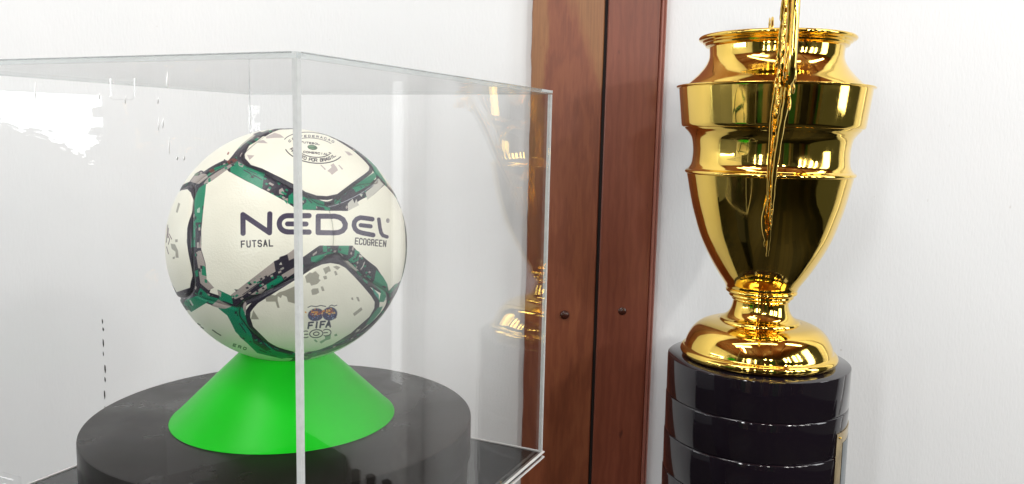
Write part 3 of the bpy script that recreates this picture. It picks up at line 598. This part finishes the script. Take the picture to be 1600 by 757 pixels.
FONT = {'A': [[(0, 0), (.5, 1), (1, 0)], [(.2, .33), (.8, .33)]], 'B': [[(0, 0), (0, 1), (.75, 1), (.9, .78), (.7, .54), (0, .54)], [(.7, .54), (1, .28), (.8, 0), (0, 0)]],
        'C': [[(1, .8), (.8, 1), (.2, 1), (0, .8), (0, .2), (.2, 0), (.8, 0), (1, .2)]], 'D': [[(0, 0), (0, 1), (.7, 1), (1, .7), (1, .3), (.7, 0), (0, 0)]],
        'E': [[(1, 1), (0, 1), (0, 0), (1, 0)], [(0, .5), (.8, .5)]], 'F': [[(1, 1), (0, 1), (0, 0)], [(0, .5), (.8, .5)]],
        'G': [[(1, .8), (.8, 1), (.2, 1), (0, .8), (0, .2), (.2, 0), (.8, 0), (1, .2), (1, .5), (.6, .5)]], 'I': [[(.5, 0), (.5, 1)]], 'L': [[(0, 1), (0, 0), (1, 0)]],
        'M': [[(0, 0), (0, 1), (.5, .4), (1, 1), (1, 0)]], 'N': [[(0, 0), (0, 1), (1, 0), (1, 1)]], 'O': [[(.2, 0), (0, .2), (0, .8), (.2, 1), (.8, 1), (1, .8), (1, .2), (.8, 0), (.2, 0)]],
        'P': [[(0, 0), (0, 1), (.8, 1), (1, .8), (1, .6), (.8, .45), (0, .45)]], 'R': [[(0, 0), (0, 1), (.8, 1), (1, .8), (1, .62), (.8, .47), (0, .47)], [(.5, .47), (1, 0)]],
        'S': [[(1, .82), (.8, 1), (.2, 1), (0, .82), (0, .65), (.2, .52), (.8, .48), (1, .35), (1, .18), (.8, 0), (.2, 0), (0, .18)]], 'T': [[(0, 1), (1, 1)], [(.5, 1), (.5, 0)]],
        'U': [[(0, 1), (0, .2), (.2, 0), (.8, 0), (1, .2), (1, 1)]], '*': [[(.2, .3), (.8, .7)], [(.2, .7), (.8, .3)]]}
def letter(ch, x, y, ux, uy, vx, vy, w, col):
    for st in FONT.get(ch, []): stroke([(x+a*ux+b*vx, y+a*uy+b*vy) for a, b in st], w, col)
def text(s, x0, y0, x1, y1, cw, h, w, col, slant=0.0, shrink=1.0):
    n = len(s); L = math.hypot(x1-x0, y1-y0); ux, uy = (x1-x0)/L, (y1-y0)/L
    for k, ch in enumerate(s):
        f = k/max(n-1, 1); sc = 1+(shrink-1)*f; x = x0+(x1-x0)*f; y = y0+(y1-y0)*f
        letter(ch, x, y, ux*cw*sc, uy*cw*sc, -uy*-h*0+uy*h+slant*h*ux, -ux*h+slant*h*uy, w*(1+(shrink-1)*f*0.6), col)
def path_text(s, pts, cw, h, w, col):
    P = np.array(pts); seg = np.hypot(*np.diff(P, axis=0).T); cum = np.r_[0, np.cumsum(seg)]; n = len(s)
    for k, ch in enumerate(s):
        d = cum[-1]*(k+0.1)/n; i = min(np.searchsorted(cum, d, 'right')-1, len(seg)-1); t = (P[i+1]-P[i])/seg[i]; p = P[i]+t*(d-cum[i])
        letter(ch, p[0], p[1], t[0]*cw, t[1]*cw, t[1]*h, -t[0]*h, w, col)

# white ground of the two panels that carry the name, bounded by the printed camouflage bands
poly([(321, 289), (359, 269), (464, 327.5), (510, 329.5), (543, 330), (574, 313.5), (601, 289), (612, 300), (619.5, 311), (628, 329), (631.5, 345), (633.6, 370), (632.5, 403), (624.7, 436), (607.5, 455), (605, 444), (589, 419), (551, 384.3), (474, 384), (464, 391), (429, 408), (361, 461), (346, 455), (335, 450), (323, 438), (321, 412), (314.5, 390), (314.5, 360), (318, 324)], CREAM)
poly([(322, 474), (341, 481), (355, 493), (362, 506), (375, 527), (402, 550), (392, 562), (360, 556), (325, 530), (297, 489)], CREAM)
# ground of the three rounded panels in view, each with its dark printed border
for q, w in (([(281, 298), (293, 296), (298, 301), (300.5, 316), (292.5, 358), (292, 379), (295, 403), (298.6, 432), (296.5, 450), (276, 457), (262, 430), (256, 390), (258, 350), (268, 315)], 13), ([(435, 203), (410, 212), (399.6, 219.7), (389, 227), (383.8, 233.6), (382, 240), (382.8, 247.5), (391.7, 257.4), (409.5, 263.5), (439, 278), (461, 289.5), (477, 300), (494.7, 306), (511, 307), (527, 303.6), (549, 287), (570, 272), (576, 267), (577, 261), (571, 251.8), (551, 235), (527, 220), (508.5, 211), (480, 202)], 12), ([(395.7, 482), (391.5, 488), (391, 496), (395.7, 510.8), (419.4, 534.5), (443, 548.8), (462, 553.6), (475, 554), (490, 550.5), (519, 538.7), (548, 521), (577, 495), (584.5, 482), (585.3, 472), (580, 463), (568.5, 449), (553, 432), (540, 419), (529.6, 413.4), (516.4, 411.2), (503, 413.4), (490, 419.5), (464.6, 436), (431, 456.5), (403, 474)], 15)):
    stroke(q+q[:1], w, DRK); poly(q, CREAM)
# T band, left part
poly([(360, 258), (372, 254), (413.5, 269), (409.5, 296), (360, 269)], GRN); poly([(372, 253), (381, 256), (379, 262), (373, 259)], GRY)
stroke([(381, 266), (398, 275), (409, 281)], 1.6, DRK); stroke([(386, 265), (402, 273)], 1.0, DRK)
poly([(436, 297), (441, 294), (444, 299), (443, 305), (436, 303)], GRY); poly([(442, 311), (450, 310), (449, 320)], GRY)
poly([(451, 306), (459, 300), (466, 303), (479, 307), (494, 312), (507, 316), (508, 322), (494, 321), (492.5, 328), (476, 328), (464, 327), (450, 318)], GRN)
stroke([(470, 304), (480, 309), (487, 317)], 2.2, DRK); poly([(471, 315), (478, 311), (479, 316), (472, 322)], DRK)
poly([(490, 311), (505, 315), (510, 323), (516, 324), (516, 329), (508, 329), (506, 324), (494, 322), (494, 328), (490, 328)], GRN)
poly([(524, 311), (531, 313), (531, 318), (523, 318)], GRN); poly([(551, 292), (586, 269), (590, 274), (578, 289), (556, 301)], GRN)
poly([(543.6, 318), (551, 311), (554, 318), (556.6, 311), (561, 321), (551, 326), (543.6, 330)], LGY)
poly([(571, 301), (582, 292), (592, 278), (600, 288), (594, 295), (574, 313)], LGY); poly([(561, 304), (567, 303), (565, 308)], LGY)
stroke([(514, 322.5), (525, 320.5), (536, 316.5), (550, 310), (564, 302.6), (582.5, 290), (591, 279.5)], 1.1, (0.62, 0.64, 0.66))
poly([(568, 243), (584, 256), (601, 281), (607, 290), (598, 283), (588, 271), (581, 259)], GRN)
poly([(601, 283), (607, 288), (612, 298), (608, 293)], LGY)
# L band
poly([(311, 294), (322, 287), (321, 300), (318, 324), (314.5, 348), (305, 348), (303, 315), (305, 307)], GRN); poly([(302, 346), (305.5, 345), (305, 386), (296.5, 387), (298, 363)], GRN)
poly([(305.5, 348), (314.5, 348), (313.5, 368), (311.5, 392), (305.5, 386)], DRK)
poly([(313.2, 366), (315, 395), (320, 411), (323, 437), (334.6, 450), (326, 454), (313, 443), (310.5, 425), (306, 395), (311, 392)], GRY)
poly([(308, 324.5), (312.6, 324.8), (312.2, 332.8), (307.6, 332.5)], (0.66, 0.74, 0.68)); poly([(314.5, 416), (321, 418), (323, 432), (315.5, 430)], GRN)
poly([(304, 424), (309, 422), (310, 432), (306, 433)], GRN)
poly([(313, 450), (324, 460), (330, 466), (322, 474), (298.6, 488), (287, 474), (290, 469), (307, 463)], GRN); stroke([(297, 470), (301, 477)], 2.2, LGY)
poly([(341, 453), (362, 463), (364, 476), (343, 468)], GRN); poly([(339.5, 452.5), (346, 457), (345, 465), (341, 461)], GRY)
poly([(322, 462), (342, 467), (349, 471), (336, 476), (326, 474)], GRN); poly([(330, 478), (341, 468), (362, 480), (364, 487), (356, 490), (343, 482)], GRY)
poly([(341, 482), (352, 483), (364, 479), (381, 483), (387, 508), (400, 529), (431, 549), (464, 557), (440, 561), (402, 552), (368, 519), (356, 494)], GRN)
poly([(392, 521), (410, 536), (424, 547), (416, 549), (396, 536)], DRK); stroke([(380, 505), (392, 522), (406, 538)], 1.5, DRK); stroke([(374, 506), (384, 520)], 1.3, DRK)
poly([(379, 471), (385, 475), (384, 492), (380, 484)], GRY)
# B band, upper left
poly([(361, 461), (429, 408.5), (451, 396), (463, 387), (463, 401), (431, 423), (379, 463), (367, 468)], GRY)
poly([(428, 408.5), (436, 406), (437, 402), (449, 398), (451.5, 407.5), (462, 402.6), (462, 413), (438, 420), (431, 427)], DRK)
poly([(436, 414), (439, 409.5), (441, 414)], LGY)
for k in range(3): stroke([(379+k*5, 461+k*1.0), (408+k*3, 440+k*3.4), (433+k*2, 423+k*3.4), (458, 411+k*2.6)], 1.0, DRK)
poly([(391, 461), (417, 444), (417, 451), (407.5, 461)], GRY); poly([(416, 445), (439.6, 431), (443, 438.5), (418, 455)], GRN); poly([(439.6, 430), (463, 416), (463, 425), (444.4, 437.5)], GRY)
poly([(366, 452), (372, 453), (369, 456)], DRK)
# B band, upper right
poly([(486, 402), (505, 397.5), (514, 393.5), (524, 395.5), (508, 399), (504, 406), (495.5, 411), (486, 409)], GRN); poly([(504.5, 384.3), (510.8, 384.3), (511.3, 394), (504.7, 394)], GRN)
poly([(529.6, 384.3), (545.7, 384.3), (543.5, 399), (528, 395)], GRN); poly([(554.7, 390), (562, 394.4), (560, 407), (552, 411), (544, 407), (553.4, 400)], GRN)
poly([(561, 398), (566.6, 400), (566, 403), (561, 402)], LGY); poly([(537.5, 408), (544, 408), (561, 423), (558.7, 425.5), (548, 419)], LGY); poly([(558.7, 423), (567, 430), (566, 434), (560, 429)], GRN)
poly([(568, 435), (576, 441), (574, 444), (569, 440)], GRN)
for (ax, ay, bx, by) in ((564, 421, 565.4, 418.8), (566, 418.6, 568.2, 414), (568, 413.5, 569.6, 410)): stroke([(ax, ay), (bx, by)], 1.5, LGY)
poly([(587.7, 422), (598, 432), (605, 444), (606.5, 455), (599.6, 472), (591.7, 472), (595.6, 455), (583.8, 444)], GRN); poly([(580.5, 448), (591.7, 461), (592, 469), (585, 460)], (0.22, 0.60, 0.52))
poly([(599.6, 471), (617, 448), (621, 449), (606, 466)], (0.52, 0.62, 0.64)); poly([(608, 455), (627, 438), (622, 447), (606, 466)], DRK); poly([(606, 457), (620, 443), (622, 446), (609, 460)], GRN)
poly([(590, 481), (598, 479), (594, 488), (578, 507), (571, 508), (580, 494)], GRN); poly([(512, 543), (538, 531), (540, 535), (490, 554), (480, 555)], (0.05, 0.36, 0.24)); poly([(558, 515), (563, 514), (560, 518), (555, 520)], LGY)
# up-left corner band
poly([(306, 271), (322, 262), (345, 246), (356, 252), (366, 240), (380, 226), (400, 211), (425, 203), (440, 198), (380, 192), (320, 225), (285, 262), (262, 300), (296, 284)], CREAM)
poly([(336, 262), (351, 257), (361, 252), (346, 263), (325, 277), (322, 273)], GRN); poly([(326, 277), (338, 269), (352, 259), (368, 256), (357, 264), (331, 283), (321, 288), (318, 287)], GRY); stroke([(311, 289), (322, 279), (340, 267), (356, 258)], 2.2, DRK)
poly([(297, 284), (306.7, 271), (322, 272), (325, 277), (311, 288)], GRY); poly([(304, 272), (311, 270), (309, 275), (304, 275)], (0.35, 0.45, 0.35)); poly([(326, 266), (334, 264), (336, 269), (329, 271)], (0.42, 0.26, 0.22))
poly([(354, 252), (369, 246), (370, 251), (357, 258)], (0.42, 0.22, 0.18)); stroke([(356, 241), (357, 239)], 2.5, (0.6, 0.4, 0.35))
for k in range(3): stroke([(366+k*2.4, 240+k), (378+k*2.4, 226+k), (396+k*2, 212+k), (420, 203.5+k)], 0.8, (0.28, 0.24, 0.27))
poly([(395, 210), (406, 206), (412, 208), (401, 212)], DRK)
# printed squares on the panels
for q in ([(414.7, 465.6), (424, 461), (430, 462), (436, 457), (446, 454), (463, 446.6), (463, 475), (450, 471.5), (448, 464), (441, 461), (439, 466), (434, 463), (434, 470), (437, 481), (433.5, 481), (430.5, 471.5), (416, 471.5)], [(396, 485), (405, 499), (392, 499)], [(476.5, 432), (484, 426), (488, 427), (493, 424), (499, 430), (498, 436), (501, 438), (495.5, 444), (486, 446.6), (484, 442), (479, 442)],
          [(486, 454), (489, 451), (497, 450.5), (498.5, 457), (494, 460), (487.5, 461)], [(504.5, 420), (509, 418), (514, 416), (517, 424), (513, 425), (508.5, 429)], [(520, 417), (526, 415.5), (532, 418), (527, 422)], [(521.7, 424.5), (525, 423.5), (527.5, 429.4), (524, 431)], [(504.5, 432), (510, 431), (511, 436), (506.5, 437)],
          [(500.6, 448), (504.5, 447.5), (507, 454.5), (503, 455)], [(551, 490), (564, 480), (566, 484), (553.5, 494)], [(548, 465.5), (551, 464.6), (552, 468.6), (549.5, 469)], [(556, 464), (560, 464.5), (562, 471), (559, 471)]): poly(q, MGY)
for q in ([(507, 524), (517, 522.7), (516, 530), (509, 532), (501.6, 537), (499, 534), (508, 529)], [(522, 523), (526, 521), (527, 525), (523, 525.5)], [(490, 531), (493, 530), (496.5, 534), (494, 535)]): poly(q, (0.50, 0.62, 0.50))
for q in ([(511, 268), (518, 262), (516, 259), (521, 256), (523, 259), (525, 261), (528, 266.6), (518.5, 274), (515, 270)], [(500, 258.7), (502, 258.5), (509, 265), (507.5, 266.6)], [(528, 258.7), (530, 258.5), (536, 264.6), (534, 266)], [(538, 237), (545, 238), (551.5, 243), (544.5, 244)],
          [(415.5, 214), (429, 208), (438, 211), (444, 216), (430, 216), (416, 217)], [(397.6, 222), (411.5, 219), (418.5, 224.7), (403.6, 223.7)], [(386, 242.5), (397.6, 243.5), (390, 250.4)]): poly(q, (0.70, 0.665, 0.65))
for q in ([(275.4, 332), (279, 317), (282, 319), (278, 333)], [(267.4, 381), (274, 382), (278.5, 392), (279.5, 403), (275, 403), (274.6, 393.5), (269, 389)], [(274, 374.5), (278, 374.3), (278, 378.5), (274.5, 379)], [(270.5, 402), (274, 401), (273.5, 405), (270.5, 405)]): poly(q, MGY)
for q in ([(263, 352), (262, 366), (260.6, 379)], [(262, 366), (266, 374), (264, 382)], [(265, 366), (269, 374)], [(261, 386), (264, 397)], [(264, 357), (263, 372)]): stroke(q, 1.1, (0.34, 0.26, 0.27))
for x, y in ((334, 517), (338, 520), (343, 523), (311, 507), (316, 512)): stroke([(x-2, y-1), (x+2, y+1.5)], 1.6, (0.24, 0.27, 0.20))
text('ERO', 364, 541, 380, 546, 4.2, 3.6, 1.2, (0.16, 0.20, 0.14))
# seal on the upper panel
stroke(arc(490, 229, 48, 21, 196, 322, 24, 0.10), 1.1, TXT); stroke(arc(490, 232, 46, 23.5, 20, 158, 24, 0.14), 1.5, TXT); stroke(arc(491, 231, 29, 15.5, 32, 140, 18, 0.12), 1.3, TXT); stroke(arc(490, 231, 34, 14, 215, 320, 18, 0.12), 0.8, TXT)
path_text('CONFEDERACAO', arc(490, 231, 39, 15.6, 192, 325, 20, 0.10), 3.3, 2.8, 0.85, TXT); path_text('PROJETO POR BRASIL', arc(490, 231.5, 38.5, 21.3, 160, 22, 24, 0.14), 3.6, 4.3, 1.15, TXT)
text('FUTEBOL', 470, 224, 496, 227, 2.9, 2.3, 0.85, TXT); text('COMERCIAL', 474, 239.5, 510, 243.0, 3.1, 2.6, 0.9, TXT); stroke([(514, 239.5), (516.5, 240.5)], 1.6, TXT)
poly(arc(488, 231.3, 7.8, 3.9, 0, 360, 24, 0.16), (0.30, 0.40, 0.33)); poly(arc(487, 231, 5.4, 2.6, 0, 360, 20, 0.16), (0.40, 0.55, 0.42)); stroke([(482, 231), (494, 232)], 0.8, (0.2, 0.3, 0.25))
# the name across the two central panels
LW = 8.1
stroke([(379.8, 364.8), (379.6, 335.8), (421, 364.0), (421.6, 334.6)], LW, INK)
stroke([(482.8, 337.4), (449, 337.4)]+arc(449.5, 350, 13.2, 12.6, 270, 90, 12)+[(449, 362.8), (482.8, 363)], LW, INK); stroke([(449.2, 350.2), (478.2, 350.4)], 7.6, INK)
stroke([(497, 363.8), (497.2, 338.2), (523, 338.2), (530, 339.8), (536, 343.5), (539.6, 350.5), (539, 356), (535.5, 360.8), (529, 363.6), (521, 364.2), (497, 363.8)], LW-0.2, INK)
stroke([(581.6, 342.8), (569, 341), (563, 340.4), (557.5, 342.6), (553.8, 347), (553, 352.5), (555, 358.2), (559, 362), (566, 364.4), (583, 367.6)], 7.2, INK); stroke([(563.6, 352.2), (579, 354)], 6.4, INK)
stroke([(591.9, 343), (593.6, 356), (595.4, 364), (598.4, 368.4), (604.6, 370.4)], 5.6, INK)
stroke(arc(606, 345, 2.2, 3.0, 0, 360, 14), 0.8, INK); text('R', 605, 346.6, 606, 346.7, 1.7, 3.0, 0.7, INK)
text('FUTSAL', 377.4, 386.6, 421.0, 384.9, 5.0, 9.4, 1.9, TXT); text('ECOGREEN', 555.0, 381.4, 598.8, 385.4, 4.2, 9.2, 1.7, (0.23, 0.22, 0.24), shrink=0.86)
# emblem on the lower panel
for cx, cy, rx, ry, ro in ((493.3, 491.6, 12.4, 9.6, -0.25), (515.0, 490.2, 11.6, 10.2, -0.35)):
    poly(arc(cx, cy, rx+1, ry+1, 0, 360, 28, ro), (0.80, 0.80, 0.74)); poly(arc(cx, cy, rx, ry, 0, 360, 28, ro), (0.17, 0.19, 0.36))
rb = random.Random(3)
for k in range(60):
    cx, cy = (494.5, 488.6) if k < 34 else (513.5, 486.5); x = cx+rb.gauss(0, 4.6 if k < 34 else 4); y = cy+rb.gauss(0, 2.7)
    stroke([(x, y), (x+rb.uniform(-2, 2), y+rb.uniform(-1, 1))], rb.uniform(1.2, 2.6), rb.choice([(0.86, 0.62, 0.22), (0.78, 0.50, 0.20), (0.62, 0.30, 0.20), (0.85, 0.70, 0.40), (0.55, 0.28, 0.30)]))
for k in range(36):
    cx, cy = (493, 494.5) if k < 16 else (514.5, 494); x = cx+rb.gauss(0, 5); y = cy+rb.gauss(0, 2.0); stroke([(x, y), (x+rb.uniform(-2, 2), y+rb.uniform(-1, 1))], rb.uniform(0.7, 1.8), rb.choice([(0.25, 0.38, 0.62), (0.5, 0.6, 0.72), (0.12, 0.12, 0.28), (0.45, 0.20, 0.28)]))
stroke([(481, 480.2), (486, 478), (494, 479), (501, 477.2), (508.7, 478.8)], 1.3, (0.25, 0.27, 0.30)); stroke([(514, 478.6), (518, 476.6), (522, 478.2), (526, 476.8)], 1.2, (0.25, 0.27, 0.30))
text('FIFA', 481.4, 512.9, 509.2, 510.8, 6.6, 8.8, 2.6, (0.10, 0.12, 0.22), slant=0.22)
stroke(arc(477.5, 522.2, 6.6, 5.2, 60, 300, 14, -0.1), 1.3, TXT); stroke([(476, 522.3), (481, 522)], 1.5, TXT); stroke(arc(494, 521.2, 10.3, 6.2, 0, 360, 26, -0.1), 1.5, TXT); stroke(arc(494, 521.2, 4.4, 2.7, 0, 360, 18, -0.1), 1.5, TXT)
stroke(arc(509.8, 519.6, 7.2, 5.2, -125, 125, 16, -0.1), 1.3, TXT); stroke([(506, 519.8), (511.5, 519.4)], 1.5, TXT)

# --- lay everything onto a map of the sphere (longitude x latitude in the ball's own axes)
TW, THh = 4096, 2048
lon = ((np.arange(TW)+0.5)/TW-0.5)*2*PI; lat = ((np.arange(THh)+0.5)/THh-0.5)*PI
img = np.empty((THh, TW, 4), np.float32); img[..., 3] = 1
def srgb_set(a, m, c): a[m] = np.array(c, np.float32)
for r0 in range(0, THh, 256):
    la = lat[r0:r0+256][:, None]; v = np.stack([np.cos(la)*np.cos(lon)[None], np.cos(la)*np.sin(lon)[None], np.sin(la)*np.ones_like(lon)[None]], -1).reshape(-1, 3).astype(np.float32)
    pid, d, hexd, al = cells(v); sq = pid < 6
    c = np.tile(np.array(CREAM, np.float32), (len(v), 1))
    band = (~sq) & ((d < 0.125) | (hexd < 0.062))
    ca = np.floor(al*7.0+pid*0.37).astype(int); cb = np.floor(d/0.045).astype(int); h1 = v_noise(ca, cb, 3); h2 = v_noise(np.floor(al*19+pid).astype(int), np.floor(d/0.022).astype(int), 9)
    hh = 0.65*h1+0.35*h2
    c[band] = np.where((hh < 0.42)[:, None], np.array(DRK, np.float32), np.where((hh < 0.70)[:, None], np.array(GRN, np.float32), np.array(GRY, np.float32)))[band]
    P = BC[None]+RB*v; z = P@FZ; U = 800+F_PX*(P@CR)/z; V = 378.5-F_PX*(P@CU)/z
    fac = -(v*P).sum(1)/np.linalg.norm(P, axis=1); vis = fac > 0.02
    vb = vis & band & (U < 640); c[vb & (fac > 0.1)] = np.array(DRK, np.float32)
    # printed dark border along the seam inside each rounded panel
    wob = 0.004*np.sin(al*9+pid)
    inn = sq & (d > -0.033+wob); c[inn] = np.array(DRK, np.float32)*0.95
    xs = (U-OX)*SC-0.5; ys = (V-OY)*SC-0.5; ok = vis & (xs > 0) & (ys > 0) & (xs < CW*SC-2) & (ys < CH*SC-2)
    x = xs[ok]; y = ys[ok]; xi = x.astype(int); yi = y.astype(int); fx = (x-xi)[:, None]; fy = (y-yi)[:, None]
    s = canvas[yi, xi]*(1-fx)*(1-fy)+canvas[yi, xi+1]*fx*(1-fy)+canvas[yi+1, xi]*(1-fx)*fy+canvas[yi+1, xi+1]*fx*fy
    wgt = s[:, 3:4]; cc = s[:, :3]/np.maximum(wgt, 1e-4)
    c[ok] = c[ok]*(1-wgt)+cc*wgt
    # small square flecks of the camouflage print
    uvx = np.floor(al*24+pid*1.7).astype(int); uvy = np.floor(d/0.0165).astype(int); hf = v_noise(uvx, uvy, 17); hg = v_noise(uvx, uvy, 29)
    lum = c.mean(1); isb = (~sq) & (d > 0.012) & (d < 0.15) & (lum < 0.70) & (V > 200) & vis & ((V < 330) | (V > 386) | (U < 330))
    swap = isb & (hf < 0.13); dk = lum < 0.22
    c[swap & dk] = np.where((hg < 0.6)[:, None], np.array(GRN, np.float32), np.array(GRY, np.float32))[swap & dk]
    c[swap & ~dk] = np.where((hg < 0.6)[:, None], np.array(DRK, np.float32), np.array(GRN, np.float32))[swap & ~dk]
    # stitched seam line
    sm = np.abs(d+0.0)
    line = np.exp(-(sm/0.0045)**2); c *= (1-0.55*line)[:, None]
    l2 = np.exp(-(hexd/0.0035)**2)*(~sq)*(d > 0.01); c *= (1-0.30*l2)[:, None]
    img[r0:r0+256, :, :3] = c.reshape(-1, TW, 3)
image = bpy.data.images.new('ball_print', TW, THh, float_buffer=False); image.colorspace_settings.name = 'sRGB'
image.pixels.foreach_set(img.ravel()); image.update(); image.pack()
m, n, l, b = new_mat('printed ball skin')
tc = n.new('ShaderNodeTexCoord'); nv = n.new('ShaderNodeVectorMath'); nv.operation = 'NORMALIZE'; l.new(tc.outputs['Object'], nv.inputs[0])
sx = n.new('ShaderNodeSeparateXYZ'); l.new(nv.outputs[0], sx.inputs[0])
def mth(op, a, b_=None, c_=None):
    k = n.new('ShaderNodeMath'); k.operation = op
    for i, q in enumerate((a, b_, c_)):
        if q is None: continue
        if isinstance(q, (int, float)): k.inputs[i].default_value = q
        else: l.new(q, k.inputs[i])
    return k.outputs[0]
uu = mth('MULTIPLY_ADD', mth('ARCTAN2', sx.outputs[1], sx.outputs[0]), 1/(2*PI), 0.5); vv = mth('MULTIPLY_ADD', mth('ARCSINE', sx.outputs[2]), 1/PI, 0.5)
cx = n.new('ShaderNodeCombineXYZ'); l.new(uu, cx.inputs[0]); l.new(vv, cx.inputs[1])
it = n.new('ShaderNodeTexImage'); it.image = image; it.interpolation = 'Linear'; l.new(cx.outputs[0], it.inputs['Vector'])
gr = noise(n, l, tc.outputs['Object'], 30, 3); rg = ramp(n, [(0.3, (0.93,)*3), (0.7, (1.0,)*3)]); l.new(gr.outputs[0], rg.inputs[0])
mxn = n.new('ShaderNodeMix'); mxn.data_type = 'RGBA'; mxn.blend_type = 'MULTIPLY'; mxn.inputs[0].default_value = 1; l.new(it.outputs[0], mxn.inputs[6]); l.new(rg.outputs[0], mxn.inputs[7])
l.new(mxn.outputs[2], b.inputs['Base Color']); b.inputs['Roughness'].default_value = 0.36; b.inputs['Specular IOR Level'].default_value = 0.45
vo = n.new('ShaderNodeTexVoronoi'); vo.inputs['Scale'].default_value = 620; l.new(tc.outputs['Object'], vo.inputs['Vector']); bump(n, l, vo.outputs['Distance'], 0.35, 0.0004, b)
M['ball'] = m

ball = empty('futsal_ball', (BX, BY, BZ)); tag(ball, 'cream futsal ball with green and black camouflage bands resting on the green cone', 'ball')
bm = bmesh.new(); bmesh.ops.create_icosphere(bm, subdivisions=8, radius=1.0)
me = bpy.data.meshes.new('tmp'); bm.to_mesh(me); bm.free()
nvv = len(me.vertices); co = np.empty(nvv*3, np.float32); me.vertices.foreach_get('co', co); co = co.reshape(-1, 3); co /= np.linalg.norm(co, axis=1)[:, None]
fc = np.empty(len(me.polygons)*3, np.int32); me.polygons.foreach_get('vertices', fc); fc = fc.reshape(-1, 3); bpy.data.meshes.remove(me)
pid, d, hexd, al = cells(co); sq = pid < 6
hx2 = np.where(sq, 9.0, np.maximum(hexd, 0)); dep = 0.0017*np.exp(-(d/0.016)**2)+0.0007*np.exp(-(hx2/0.012)**2)*np.clip(d/0.03, 0, 1)
rad = RB-dep+0.0004*np.clip(-d/0.25, 0, 1)
pos = co*rad[:, None]; cen = co[fc].mean(1); cen /= np.linalg.norm(cen, axis=1)[:, None]; fid = cells(cen)[0]
for q in range(14):
    sel = fc[fid == q]
    if not len(sel): continue
    ids, inv = np.unique(sel.ravel(), return_inverse=True); inv = inv.reshape(-1, 3)
    me = bpy.data.meshes.new('panel'); me.from_pydata(pos[ids].tolist(), [], inv.tolist()); me.shade_smooth()
    # shared normals across the seam so that the skin reads as one
    link('panel', me, 'ball', ball)
print('scene built')
